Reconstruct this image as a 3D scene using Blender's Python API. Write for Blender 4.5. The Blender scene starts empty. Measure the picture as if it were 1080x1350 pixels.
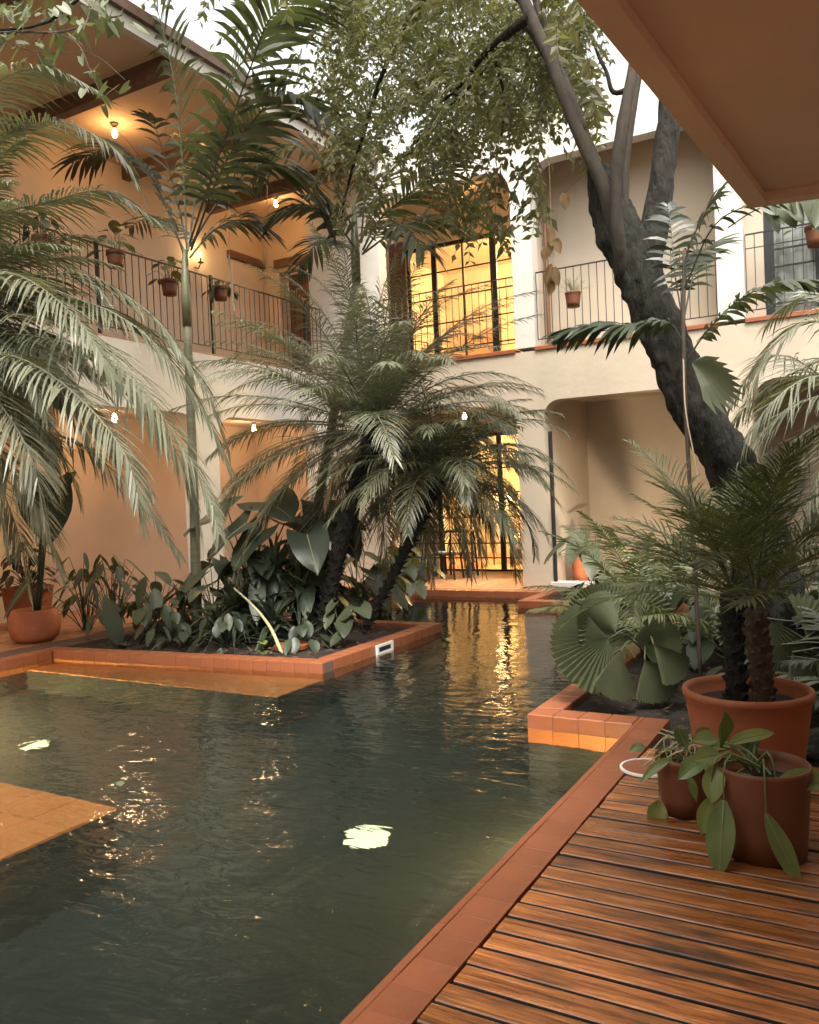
import bpy, math, random
import numpy as np
from mathutils import Vector, Matrix, Quaternion, noise
random.seed(7); np.random.seed(7)
S = bpy.context.scene
COL = S.collection
R = math.radians
# ------------------------------------------------------------------ camera
YAW, PITCH, ROLL, FPX = R(-29.6), R(-1.15), R(-2.45), 1088.0
_f = Vector((math.sin(YAW)*math.cos(PITCH), math.cos(YAW)*math.cos(PITCH), math.sin(PITCH)))
_r0 = Vector((math.cos(YAW), -math.sin(YAW), 0)); _u0 = _r0.cross(_f)
CR = _r0*math.cos(ROLL) + _u0*math.sin(ROLL); CU = -_r0*math.sin(ROLL) + _u0*math.cos(ROLL); CF = _f
CAM = Vector((0, 0, 1.5))
cd = bpy.data.cameras.new('camera'); co = bpy.data.objects.new('camera', cd); COL.objects.link(co)
m = Matrix((CR, CU, -CF)).transposed().to_4x4(); m.translation = CAM; co.matrix_world = m
cd.sensor_fit = 'HORIZONTAL'; cd.sensor_width = 36; cd.lens = 36*FPX/1080; cd.clip_end = 400; cd.clip_start = .05
S.camera = co
# ------------------------------------------------------------------ world, sun, exposure
W = bpy.data.worlds.new('World'); S.world = W; W.use_nodes = True
nt = W.node_tree; nt.nodes.clear()
sky = nt.nodes.new('ShaderNodeTexSky'); sky.sky_type = 'NISHITA'; sky.sun_disc = False
SUN_EL, SUN_AZ = R(62), R(150)
sky.sun_elevation = SUN_EL; sky.sun_rotation = SUN_AZ; sky.air_density = 1.0; sky.dust_density = 6.0
hs = nt.nodes.new('ShaderNodeHueSaturation'); hs.inputs['Saturation'].default_value = .22
tn = nt.nodes.new('ShaderNodeMix'); tn.data_type = 'RGBA'; tn.blend_type = 'MULTIPLY'; tn.inputs[0].default_value = 1
tn.inputs[7].default_value = (1.0, .965, .89, 1)
bg = nt.nodes.new('ShaderNodeBackground'); bg.inputs[1].default_value = .15
ow = nt.nodes.new('ShaderNodeOutputWorld')
nt.links.new(sky.outputs[0], hs.inputs['Color']); nt.links.new(hs.outputs[0], tn.inputs[6])
nt.links.new(tn.outputs[2], bg.inputs[0]); nt.links.new(bg.outputs[0], ow.inputs[0])
sd = bpy.data.lights.new('sun', 'SUN'); sd.energy = .85; sd.angle = R(25); sd.color = (1, .94, .84)
so = bpy.data.objects.new('sun', sd); COL.objects.link(so)
sdir = Vector((math.sin(SUN_AZ)*math.cos(SUN_EL), math.cos(SUN_AZ)*math.cos(SUN_EL), math.sin(SUN_EL)))
so.rotation_euler = sdir.to_track_quat('Z', 'Y').to_euler(); so.location = (0, 0, 30)
S.view_settings.view_transform = 'Standard'; S.view_settings.look = 'None'
S.view_settings.gamma = 1; S.view_settings.use_curve_mapping = False
S.view_settings.exposure = 1.92
S.cycles.max_bounces = 10; S.cycles.transparent_max_bounces = 24
S.cycles.use_denoising = True
S.cycles.sample_clamp_indirect = 6

# ------------------------------------------------------------------ points of the photograph as world points
def _ray(x, y): return (CR*(x-540) - CU*(y-675) + CF*FPX)
def PY(x, y, v): d = _ray(x, y); return CAM + d*((v-CAM.y)/d.y)
def PX(x, y, v): d = _ray(x, y); return CAM + d*((v-CAM.x)/d.x)
def PZ(x, y, v=0.): d = _ray(x, y); return CAM + d*((v-CAM.z)/d.z)
V = Vector
def toward(px_, py_): return CR*px_ - CU*py_          # the direction right by px_ and down by py_, square to the view
UP = V((0, 0, 1))

# ------------------------------------------------------------------ materials
def mat(name, col, rough=.7, var=.0, vscale=6., bump=0., bscale=40., objvar=0., spec=.5, metal=0., dirt=None, dscale=1.5, damt=.5, coat=0., stretch=None, dlo=.5, bdist=.02):
    M = bpy.data.materials.new(name); M.use_nodes = True
    t = M.node_tree; n = t.nodes; l = t.links
    b = n['Principled BSDF']; b.inputs['Roughness'].default_value = rough
    b.inputs['Specular IOR Level'].default_value = spec; b.inputs['Metallic'].default_value = metal
    b.inputs['Coat Weight'].default_value = coat
    tc = n.new('ShaderNodeTexCoord'); cur = None
    vec = tc.outputs['Object']
    if stretch:
        mp = n.new('ShaderNodeMapping'); mp.inputs['Scale'].default_value = stretch; l.new(vec, mp.inputs[0]); vec = mp.outputs[0]
    rgb = n.new('ShaderNodeRGB'); rgb.outputs[0].default_value = (*col, 1); cur = rgb.outputs[0]
    def mul(cur, facsock, lo, hi, fmin=.3, fmax=.7):
        mr = n.new('ShaderNodeMapRange'); l.new(facsock, mr.inputs[0])
        mr.inputs[1].default_value = fmin; mr.inputs[2].default_value = fmax
        mr.inputs[3].default_value = lo; mr.inputs[4].default_value = hi
        vm = n.new('ShaderNodeVectorMath'); vm.operation = 'SCALE'; l.new(cur, vm.inputs[0]); l.new(mr.outputs[0], vm.inputs['Scale'])
        return vm.outputs[0]
    if var:
        nz = n.new('ShaderNodeTexNoise'); nz.inputs['Scale'].default_value = vscale; nz.inputs['Detail'].default_value = 6; l.new(vec, nz.inputs['Vector'])
        cur = mul(cur, nz.outputs[0], 1-var, 1+var)
    if objvar:
        oi = n.new('ShaderNodeObjectInfo'); cur = mul(cur, oi.outputs['Random'], 1-objvar, 1+objvar, 0, 1)
    if dirt:
        nz = n.new('ShaderNodeTexNoise'); nz.inputs['Scale'].default_value = dscale; nz.inputs['Detail'].default_value = 8; nz.inputs['Roughness'].default_value = .65; l.new(vec, nz.inputs['Vector'])
        mr = n.new('ShaderNodeMapRange'); l.new(nz.outputs[0], mr.inputs[0]); mr.inputs[1].default_value = dlo; mr.inputs[2].default_value = dlo+.2; mr.inputs[4].default_value = damt
        mx = n.new('ShaderNodeMix'); mx.data_type = 'RGBA'; l.new(mr.outputs[0], mx.inputs[0]); l.new(cur, mx.inputs[6]); mx.inputs[7].default_value = (*dirt, 1); cur = mx.outputs[2]
    l.new(cur, b.inputs['Base Color'])
    if bump:
        nz = n.new('ShaderNodeTexNoise'); nz.inputs['Scale'].default_value = bscale; nz.inputs['Detail'].default_value = 5; l.new(vec, nz.inputs['Vector'])
        bp = n.new('ShaderNodeBump'); bp.inputs['Strength'].default_value = bump; bp.inputs['Distance'].default_value = bdist
        l.new(nz.outputs[0], bp.inputs['Height']); l.new(bp.outputs[0], b.inputs['Normal'])
    M['b'] = b.name
    return M
def leafmat(name, col, col2=None, rough=.45, trans=.25, objvar=.25, var=.3, vscale=3., spec=.5):
    M = mat(name, col, rough, var=var, vscale=vscale, objvar=objvar, spec=spec)
    t = M.node_tree; n = t.nodes; l = t.links; b = n[M['b']]
    src = b.inputs['Base Color'].links[0].from_socket
    if col2:
        oi = n.new('ShaderNodeObjectInfo'); nz = n.new('ShaderNodeTexNoise'); nz.inputs['Scale'].default_value = 1.3
        ge = n.new('ShaderNodeNewGeometry'); l.new(ge.outputs['Position'], nz.inputs['Vector'])
        ad = n.new('ShaderNodeMath'); ad.operation = 'ADD'; l.new(oi.outputs['Random'], ad.inputs[0]); l.new(nz.outputs[0], ad.inputs[1])
        mr = n.new('ShaderNodeMapRange'); l.new(ad.outputs[0], mr.inputs[0]); mr.inputs[1].default_value = .6; mr.inputs[2].default_value = 1.4
        mx = n.new('ShaderNodeMix'); mx.data_type = 'RGBA'; l.new(mr.outputs[0], mx.inputs[0]); l.new(src, mx.inputs[6]); mx.inputs[7].default_value = (*col2, 1); src = mx.outputs[2]
        l.new(src, b.inputs['Base Color'])
    tr = n.new('ShaderNodeBsdfTranslucent'); br = n.new('ShaderNodeVectorMath'); br.operation = 'MULTIPLY'; br.inputs[1].default_value = (1.5, 1.6, .7)
    l.new(src, br.inputs[0]); l.new(br.outputs[0], tr.inputs[0])
    ms = n.new('ShaderNodeMixShader'); ms.inputs[0].default_value = trans
    l.new(b.outputs[0], ms.inputs[1]); l.new(tr.outputs[0], ms.inputs[2]); l.new(ms.outputs[0], n['Material Output'].inputs[0])
    return M
def emit(name, col, s):
    M = bpy.data.materials.new(name); M.use_nodes = True; b = M.node_tree.nodes['Principled BSDF']
    b.inputs['Base Color'].default_value = (*col, 1); b.inputs['Emission Color'].default_value = (*col, 1); b.inputs['Emission Strength'].default_value = s
    return M
def glassmat(name):
    M = bpy.data.materials.new(name); M.use_nodes = True; t = M.node_tree; n = t.nodes; l = t.links; n.remove(n['Principled BSDF'])
    a = n.new('ShaderNodeBsdfTransparent'); a.inputs[0].default_value = (.94, .95, .93, 1)
    g = n.new('ShaderNodeBsdfGlossy'); g.inputs['Roughness'].default_value = .02; f = n.new('ShaderNodeFresnel'); f.inputs[0].default_value = 1.45
    s = n.new('ShaderNodeMixShader'); l.new(f.outputs[0], s.inputs[0]); l.new(a.outputs[0], s.inputs[1]); l.new(g.outputs[0], s.inputs[2])
    l.new(s.outputs[0], n['Material Output'].inputs[0]); return M
def watermat():
    M = bpy.data.materials.new('pool_water'); M.use_nodes = True; t = M.node_tree; n = t.nodes; l = t.links; n.remove(n['Principled BSDF'])
    a = n.new('ShaderNodeBsdfRefraction'); a.inputs['IOR'].default_value = 1.10; a.inputs['Roughness'].default_value = 0; a.inputs[0].default_value = (.78, .84, .74, 1)
    d = n.new('ShaderNodeBsdfDiffuse'); d.inputs[0].default_value = (.0125, .0155, .0155, 1)
    ms = n.new('ShaderNodeMixShader'); ms.inputs[0].default_value = .30; l.new(a.outputs[0], ms.inputs[1]); l.new(d.outputs[0], ms.inputs[2])
    g = n.new('ShaderNodeBsdfGlossy'); g.inputs['Roughness'].default_value = .015
    f = n.new('ShaderNodeFresnel'); f.inputs[0].default_value = 1.33
    s = n.new('ShaderNodeMixShader'); l.new(f.outputs[0], s.inputs[0]); l.new(ms.outputs[0], s.inputs[1]); l.new(g.outputs[0], s.inputs[2])
    tc = n.new('ShaderNodeTexCoord')
    hs_ = None
    for sc, det, k, stretch, rot in ((2.0, 2, .75, (1.0, .6, 1), 30), (6., 2, .30, (.8, 1.7, 1), -30), (20., 2, .030, (1, 1.5, 1), 20)):
        mp = n.new('ShaderNodeMapping'); mp.inputs['Scale'].default_value = stretch; mp.inputs['Rotation'].default_value = (0, 0, R(rot)); l.new(tc.outputs['Object'], mp.inputs[0])
        z = n.new('ShaderNodeTexNoise'); z.inputs['Scale'].default_value = sc; z.inputs['Detail'].default_value = det; z.inputs['Distortion'].default_value = .6; l.new(mp.outputs[0], z.inputs['Vector'])
        m_ = n.new('ShaderNodeMath'); m_.operation = 'MULTIPLY'; m_.inputs[1].default_value = k; l.new(z.outputs[0], m_.inputs[0])
        if hs_ is None: hs_ = m_.outputs[0]
        else:
            q = n.new('ShaderNodeMath'); l.new(hs_, q.inputs[0]); l.new(m_.outputs[0], q.inputs[1]); hs_ = q.outputs[0]
    bp = n.new('ShaderNodeBump'); bp.inputs['Strength'].default_value = 1.0; bp.inputs['Distance'].default_value = .032; 
    sx = n.new('ShaderNodeSeparateXYZ'); l.new(tc.outputs['Object'], sx.inputs[0]); my = n.new('ShaderNodeMapRange'); l.new(sx.outputs[1], my.inputs[0])
    my.inputs[1].default_value = 4.5; my.inputs[2].default_value = 8.5; my.inputs[3].default_value = 1.0; my.inputs[4].default_value = .42     # calmer water in the narrow far arm
    mm = n.new('ShaderNodeMath'); mm.operation = 'MULTIPLY'; l.new(hs_, mm.inputs[0]); l.new(my.outputs[0], mm.inputs[1]); l.new(mm.outputs[0], bp.inputs['Height'])
    for k in (g, f, a): l.new(bp.outputs[0], k.inputs['Normal'])
    l.new(s.outputs[0], n['Material Output'].inputs[0]); return M
def woodmat():
    M = bpy.data.materials.new('deck_wood'); M.use_nodes = True; t = M.node_tree; n = t.nodes; l = t.links; b = n['Principled BSDF']
    tc = n.new('ShaderNodeTexCoord'); oi = n.new('ShaderNodeObjectInfo')
    cb = n.new('ShaderNodeCombineXYZ'); sc = n.new('ShaderNodeMath'); sc.operation = 'MULTIPLY'; sc.inputs[1].default_value = 37.
    l.new(oi.outputs['Random'], sc.inputs[0]); l.new(sc.outputs[0], cb.inputs[1]); l.new(sc.outputs[0], cb.inputs[0])
    ad = n.new('ShaderNodeVectorMath'); l.new(tc.outputs['Object'], ad.inputs[0]); l.new(cb.outputs[0], ad.inputs[1])
    mp = n.new('ShaderNodeMapping'); mp.inputs['Scale'].default_value = (.9, 13, 13); l.new(ad.outputs[0], mp.inputs[0])
    n1 = n.new('ShaderNodeTexNoise'); n1.inputs['Scale'].default_value = 2.4; n1.inputs['Detail'].default_value = 8; n1.inputs['Roughness'].default_value = .62; n1.inputs['Distortion'].default_value = .8; l.new(mp.outputs[0], n1.inputs['Vector'])
    cr = n.new('ShaderNodeValToRGB'); e = cr.color_ramp.elements
    e[0].position = .25; e[0].color = (.055, .016, .006, 1); e[1].position = .78; e[1].color = (.50, .215, .062, 1)
    k = cr.color_ramp.elements.new(.42); k.color = (.20, .066, .018, 1); k = cr.color_ramp.elements.new(.58); k.color = (.33, .120, .034, 1)
    l.new(n1.outputs[0], cr.inputs[0])
    mr = n.new('ShaderNodeMapRange'); l.new(oi.outputs['Random'], mr.inputs[0]); mr.inputs[3].default_value = .75; mr.inputs[4].default_value = 1.85
    vm = n.new('ShaderNodeVectorMath'); vm.operation = 'SCALE'; l.new(cr.outputs[0], vm.inputs[0]); l.new(mr.outputs[0], vm.inputs['Scale'])
    mp2 = n.new('ShaderNodeMapping'); mp2.inputs['Scale'].default_value = (1.3, 5, 5); l.new(ad.outputs[0], mp2.inputs[0])
    n2 = n.new('ShaderNodeTexNoise'); n2.inputs['Scale'].default_value = 1.6; n2.inputs['Detail'].default_value = 6; l.new(mp2.outputs[0], n2.inputs['Vector'])
    m2 = n.new('ShaderNodeMapRange'); l.new(n2.outputs[0], m2.inputs[0]); m2.inputs[1].default_value = .55; m2.inputs[2].default_value = .70; m2.inputs[4].default_value = .85
    mx = n.new('ShaderNodeMix'); mx.data_type = 'RGBA'; l.new(m2.outputs[0], mx.inputs[0]); l.new(vm.outputs[0], mx.inputs[6]); mx.inputs[7].default_value = (.045, .028, .018, 1)
    mp3 = n.new('ShaderNodeMapping'); mp3.inputs['Scale'].default_value = (3.2, 70, 70); l.new(ad.outputs[0], mp3.inputs[0])
    n3 = n.new('ShaderNodeTexNoise'); n3.inputs['Scale'].default_value = 2.2; n3.inputs['Detail'].default_value = 5; n3.inputs['Roughness'].default_value = .7; l.new(mp3.outputs[0], n3.inputs['Vector'])
    m3 = n.new('ShaderNodeMapRange'); l.new(n3.outputs[0], m3.inputs[0]); m3.inputs[1].default_value = .32; m3.inputs[2].default_value = .66; m3.inputs[3].default_value = .50; m3.inputs[4].default_value = 1.45
    v3 = n.new('ShaderNodeVectorMath'); v3.operation = 'SCALE'; l.new(mx.outputs[2], v3.inputs[0]); l.new(m3.outputs[0], v3.inputs['Scale'])
    l.new(v3.outputs[0], b.inputs['Base Color'])
    r = n.new('ShaderNodeMapRange'); l.new(n2.outputs[0], r.inputs[0]); r.inputs[1].default_value = .3; r.inputs[2].default_value = .7; r.inputs[3].default_value = .20; r.inputs[4].default_value = .42; l.new(r.outputs[0], b.inputs['Roughness'])
    bp = n.new('ShaderNodeBump'); bp.inputs['Strength'].default_value = .35; bp.inputs['Distance'].default_value = .006; l.new(n1.outputs[0], bp.inputs['Height']); l.new(bp.outputs[0], b.inputs['Normal'])
    return M
M = dict(
    white=mat('white_plaster', (.54, .525, .49), .85, var=.06, vscale=1.2, bump=.25, bscale=9, dirt=(.50, .46, .40), dscale=.9, damt=.5, dlo=.52),
    cream=mat('cream_plaster', (.45, .385, .305), .85, var=.11, vscale=.9, bump=.3, bscale=7, dirt=(.50, .40, .29), dscale=.7, damt=.4, dlo=.52),
    peach=mat('peach_plaster', (.63, .51, .40), .85, var=.08, vscale=1.2, bump=.25, bscale=8),
    ceil=mat('gallery_ceiling', (.55, .42, .30), .85, var=.05, vscale=1.0),
    canopy=mat('ochre_plaster', (.74, .49, .33), .8, var=.08, vscale=1.3, bump=.3, bscale=30),
    beam=mat('dark_beam', (.105, .060, .042), .6, var=.25, vscale=8),
    brown=mat('brown_wood', (.15, .075, .045), .5, var=.2, vscale=8),
    black=mat('black_iron', (.012, .013, .014), .45),
    cop=mat('terracotta_tile', (.27, .086, .036), .42, var=.14, vscale=7, objvar=.08, bump=.12, bscale=30, dirt=(.17, .075, .05), dscale=5, damt=.5, dlo=.55),
    band=mat('pool_band_tile', (.42, .15, .055), .35, var=.1, vscale=7, objvar=.1),
    floor=mat('floor_tile', (.36, .17, .085), .45, var=.12, vscale=5, objvar=.15, bump=.1),
    grout=mat('grout', (.13, .075, .05), .9),
    basin=mat('basin_plaster', (.015, .020, .021), .8, var=.25, vscale=1.6),
    shelf=mat('submerged_tile', (.58, .22, .08), .6, var=.12, vscale=4, dirt=(.26, .11, .05), dscale=2, damt=.5),
    soil=mat('dark_soil', (.022, .016, .012), .95, var=.5, vscale=9, bump=1., bscale=18),
    litter=mat('leaf_litter', (.085, .05, .028), .8, var=.5, vscale=12),
    pot=mat('terracotta_pot', (.35, .105, .042), .7, var=.14, vscale=5, objvar=.12, bump=.12, bscale=40, dirt=(.52, .30, .19), dscale=4, damt=.55, dlo=.58),
    potd=mat('dark_terracotta_pot', (.15, .050, .020), .6, var=.2, vscale=6, objvar=.1, dirt=(.08, .035, .02), dscale=5, damt=.5),
    curtain=mat('white_curtain', (.84, .85, .87), .9), linen=mat('linen', (.7, .62, .5), .9),
    skim=mat('white_plastic', (.75, .73, .68), .4), dark=mat('dark_gap_shade', (.02, .02, .02), .8),
    wood=woodmat(), water=watermat(), glass=glassmat('window_glass'),
    bark=mat('mossy_bark', (.013, .011, .0085), .95, var=.6, vscale=9, bump=1., bscale=20, bdist=.07, dirt=(.026, .031, .012), dscale=2.4, damt=.6, stretch=(1, 1, .3), dlo=.54),
    barkl=mat('pale_bark', (.038, .031, .024), .9, var=.35, vscale=9, bump=.8, bscale=22, dirt=(.05, .05, .025), dscale=4, damt=.7, stretch=(1, 1, .4)),
    ptrunk=mat('palm_trunk', (.013, .011, .009), .95, var=.5, vscale=20, bump=1., bscale=30),
    ptrunk2=mat('palm_trunk_brown', (.06, .038, .022), .95, var=.5, vscale=20, bump=1., bscale=30),
    ring=mat('ringed_green_trunk', (.10, .098, .062), .7, var=.25, vscale=6, stretch=(.4, .4, 5)),
    phx=leafmat('pale_palm_leaf', (.205, .21, .152), (.12, .128, .086), rough=.36, trans=.18),
    phd=leafmat('dark_palm_leaf', (.085, .092, .056), (.125, .13, .078), rough=.42, trans=.2),
    phg=leafmat('green_palm_leaf', (.135, .15, .068), (.075, .086, .042), rough=.45, trans=.25),
    ken=leafmat('broad_palm_leaf', (.050, .057, .044), (.075, .088, .050), rough=.36, trans=.25),
    fan=leafmat('fan_leaf', (.125, .138, .082), (.075, .088, .046), rough=.34, trans=.2),
    big=leafmat('elephant_leaf', (.036, .048, .034), (.055, .068, .046), rough=.38, trans=.12),
    dk=leafmat('dark_leaf', (.030, .042, .026), (.05, .066, .038), rough=.4, trans=.12),
    mid=leafmat('mid_leaf', (.09, .105, .058), (.052, .066, .038), rough=.42, trans=.2),
    pur=leafmat('purple_leaf', (.022, .018, .018), (.04, .035, .028), rough=.4, trans=.08),
    poth=leafmat('pothos_leaf', (.115, .165, .062), (.22, .25, .075), rough=.35, trans=.2, var=.25, vscale=9),
    can=leafmat('canopy_leaf', (.075, .080, .044), (.135, .135, .068), rough=.5, trans=.42),
    vine=leafmat('vine_leaf', (.14, .155, .09), (.085, .105, .055), rough=.42, trans=.25),
    stem=mat('green_stem', (.10, .108, .055), .5, var=.2), stemb=mat('brown_stem', (.055, .04, .028), .8, var=.3),
    rib=mat('leaf_midrib', (.20, .23, .12), .45), pale=mat('pale_stem', (.45, .42, .24), .5), dry=leafmat('dry_leaf', (.18, .11, .05), rough=.8, trans=.1), flower=mat('orange_flower', (.55, .13, .03), .6),
    wire=mat('rope', (.42, .34, .24), .9), slate=mat('blue_black_paint', (.02, .035, .04), .4),
)
GLOW = (1.0, .64, .26); LK = .38
M['bulb'] = emit('bulb_glass', (1, .62, .28), 9); M['down'] = emit('downlight', (1, .75, .4), 5)
M['lampshade'] = emit('lamp_shade', (1, .68, .30), 1.0); M['uw'] = emit('underwater_lens', (.95, 1, .82), .17)

# ------------------------------------------------------------------ object helpers
def wloc(o):
    v = V((0, 0, 0))
    while o is not None: v += o.location; o = o.parent
    return v
class MB:
    def __init__(s): s.v = []; s.f = []
    def add(s, vs, fs):
        k = len(s.v); s.v.extend(vs); s.f.extend([tuple(i+k for i in f) for f in fs]); return s
    def box(s, a, b):
        x0, y0, z0 = a; x1, y1, z1 = b
        return s.add([(x0,y0,z0),(x1,y0,z0),(x1,y1,z0),(x0,y1,z0),(x0,y0,z1),(x1,y0,z1),(x1,y1,z1),(x0,y1,z1)],
                     [(3,2,1,0),(4,5,6,7),(0,1,5,4),(1,2,6,5),(2,3,7,6),(3,0,4,7)])
    def bbox(s, a, b, c=.006):            # box with chamfered top edges
        x0, y0, z0 = a; x1, y1, z1 = b
        v = [(x0,y0,z0),(x1,y0,z0),(x1,y1,z0),(x0,y1,z0),(x0,y0,z1-c),(x1,y0,z1-c),(x1,y1,z1-c),(x0,y1,z1-c),(x0+c,y0+c,z1),(x1-c,y0+c,z1),(x1-c,y1-c,z1),(x0+c,y1-c,z1)]
        f = [(3,2,1,0),(8,9,10,11)]
        for i in range(4):
            j = (i+1) % 4; f += [(i,j,j+4,i+4),(i+4,j+4,j+8,i+8)]
        return s.add(v, f)
    def tube(s, pts, rad, n=8, caps=True, wob=0.):
        pts = [V(p) for p in pts]; N = len(pts)
        if not hasattr(rad, '__len__'): rad = [rad]*N
        t0 = (pts[1]-pts[0]).normalized(); a = t0.orthogonal().normalized(); vs = []; fs = []
        for i, p in enumerate(pts):
            t = (pts[min(i+1,N-1)]-pts[max(i-1,0)]).normalized(); a = (a - t*a.dot(t)).normalized(); b = t.cross(a)
            for k in range(n):
                an = 2*math.pi*k/n; r = rad[i]
                d = a*math.cos(an)+b*math.sin(an)
                if wob: r *= 1+wob*(noise.noise((p+d*rad[i])*V((5, 5, 2.2)))+.5*noise.noise((p+d*rad[i])*14))
                vs.append(tuple(p+d*r))
        for i in range(N-1):
            for k in range(n): fs.append((i*n+k, i*n+(k+1)%n, (i+1)*n+(k+1)%n, (i+1)*n+k))
        if caps: fs += [tuple(reversed(range(n))), tuple(range((N-1)*n, N*n))]
        return s.add(vs, fs)
    def lathe(s, c, prof, n=32):
        c = V(c); vs = []; fs = []; L = len(prof)
        for r, z in prof:
            for k in range(n): an = 2*math.pi*k/n; vs.append((c.x+r*math.cos(an), c.y+r*math.sin(an), c.z+z))
        for i in range(L-1):
            for k in range(n): fs.append((i*n+k, i*n+(k+1)%n, (i+1)*n+(k+1)%n, (i+1)*n+k))
        if prof[0][0] > 1e-4: fs.append(tuple(reversed(range(n))))
        if prof[-1][0] > 1e-4: fs.append(tuple(range((L-1)*n, L*n)))
        return s.add(vs, fs)
    def prism(s, poly, axis, a, b):       # polygon in the plane normal to axis, extruded a..b; poly gives the two other coordinates
        n = len(poly); vs = []
        for q in (a, b):
            for (p0, p1) in poly:
                vs.append({'x': (q, p0, p1), 'y': (p0, q, p1), 'z': (p0, p1, q)}[axis])
        fs = [tuple(range(n)), tuple(reversed(range(n, 2*n)))] + [(i, i+n, (i+1)%n+n, (i+1)%n) for i in range(n)]
        return s.add(vs, fs)
    def build(s, name, m, parent=None, smooth=False, fix=False):
        me = bpy.data.meshes.new(name); o3 = wloc(parent) if parent else V((0, 0, 0))
        me.from_pydata([(v[0]-o3.x, v[1]-o3.y, v[2]-o3.z) for v in s.v], [], s.f)
        me.materials.append(M[m] if isinstance(m, str) else m)
        if fix:
            import bmesh
            bm = bmesh.new(); bm.from_mesh(me); bmesh.ops.recalc_face_normals(bm, faces=bm.faces); bm.to_mesh(me); bm.free()
        if smooth: me.polygons.foreach_set('use_smooth', [True]*len(me.polygons))
        o = bpy.data.objects.new(name, me); COL.objects.link(o)
        if parent: o.parent = parent
        return o
def thing(name, label, cat, loc=(0, 0, 0), group=None):
    o = bpy.data.objects.new(name, None); COL.objects.link(o); o.location = loc; o.empty_display_size = .2
    o['label'] = label; o['category'] = cat
    if group: o['group'] = group
    return o
def tag(o, label, cat, group=None):
    o['label'] = label; o['category'] = cat
    if group: o['group'] = group
    return o
def struct(o): o['kind'] = 'structure'; return o
def stuff(o): o['kind'] = 'stuff'; return o
def dup(src, name, parent, off, rz=0.):
    c = src.copy(); c.name = name; COL.objects.link(c); c.parent = parent; c.location = off
    if rz: c.rotation_euler = (0, 0, rz)
    return c
def lamp(parent, pos, power, col=GLOW, r=.05, kind='POINT', name='lamp_light', aim=None, size=.3):
    d = bpy.data.lights.new(name, kind); d.energy = power*LK; d.color = col
    if kind == 'AREA': d.size = size
    elif kind == 'SPOT': d.shadow_soft_size = r; d.spot_size = R(125); d.spot_blend = .6
    else: d.shadow_soft_size = r
    o = bpy.data.objects.new(name, d); COL.objects.link(o); o.parent = parent; o.location = V(pos)-wloc(parent)
    if aim is not None: o.rotation_euler = (V(pos)-V(aim)).to_track_quat('Z', 'Y').to_euler()
    return o
def spline(pts, n):
    P = [V(p) for p in pts]; P = [P[0]*2-P[1]] + P + [P[-1]*2-P[-2]]; out = []; seg = len(P)-3
    for i in range(n):
        t = i/(n-1)*seg; k = min(int(t), seg-1); u = t-k; a, b, c, d = P[k:k+4]
        out.append(.5*((2*b)+(c-a)*u+(2*a-5*b+4*c-d)*u*u+(3*b-a-3*c+d)*u**3))
    return out
# ================================================================== SETTING
WL = -.10                                        # water level
POOL = [(-1.38, -3.), (-1.38, 5.16), (-2.09, 5.16), (-2.09, 10.48), (-4.32, 10.48), (-4.32, 11.43), (-6.46, 11.43), (-6.46, 8.5),
        (-4.46, 8.5), (-4.46, 6.12), (-7.76, 5.78), (-7.76, -3.)]
mb = MB(); mb.box((-40, -40, -1.7), (40, 40, -1.5)); struct(mb.build('ground', 'soil'))
FLOORZ = -.75
mb = MB()
for i, (x, y) in enumerate(POOL):
    x1, y1 = POOL[(i+1) % len(POOL)]
    mb.add([(x, y, -.275), (x1, y1, -.275), (x1, y1, FLOORZ), (x, y, FLOORZ)], [(0, 1, 2, 3)])
mb.add([(x, y, FLOORZ) for x, y in POOL], [tuple(range(len(POOL)))])
basin = struct(mb.build('pool_basin', 'basin'))
mb = MB(); mb.add([(x, y, WL) for x, y in POOL], [tuple(range(len(POOL)))]); struct(mb.build('water', 'water'))
LEDGE = [(-7.75, 5.44), (-4.46, 5.46), (-4.46, 6.11), (-7.75, 5.774)]
struct(MB().prism(LEDGE, 'z', FLOORZ+.004, -.236).build('submerged_ledge', 'basin', fix=True)); lt = struct(bpy.data.objects.new('ledge_tiles', None)); COL.objects.link(lt); st_ = struct(bpy.data.objects.new('step_tiles', None)); COL.objects.link(st_)
for i in range(11):
    x = -7.75+3.29*i/11; xa, xb = x+.002, x+3.29/11-.002; yb = lambda x: 5.774+(x+7.75)*.1021
    MB().prism([(xa, 5.445), (xb, 5.445), (xb, yb(xb)), (xa, yb(xa))], 'z', -.235, -.215+random.uniform(-.002, .002)).build('ledge_tile', 'shelf', lt, fix=True)
struct(MB().box((-7.755, -2.9, FLOORZ+.004), (-3.66, 3.05, -.176)).build('submerged_step', 'basin'))
q = MB(); q.bbox((-.153, -.153, -.012), (.153, .153, .012), .004); f0 = None
for i in range(9):
    for j in range(9):
        o = q.build('step_tile', 'shelf', st_) if f0 is None else dup(f0, 'step_tile', st_, (0, 0, 0)); f0 = f0 or o; o.location = (-3.805-.308*i, 2.905-.308*j, -.163+random.uniform(-.002, .002))
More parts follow.
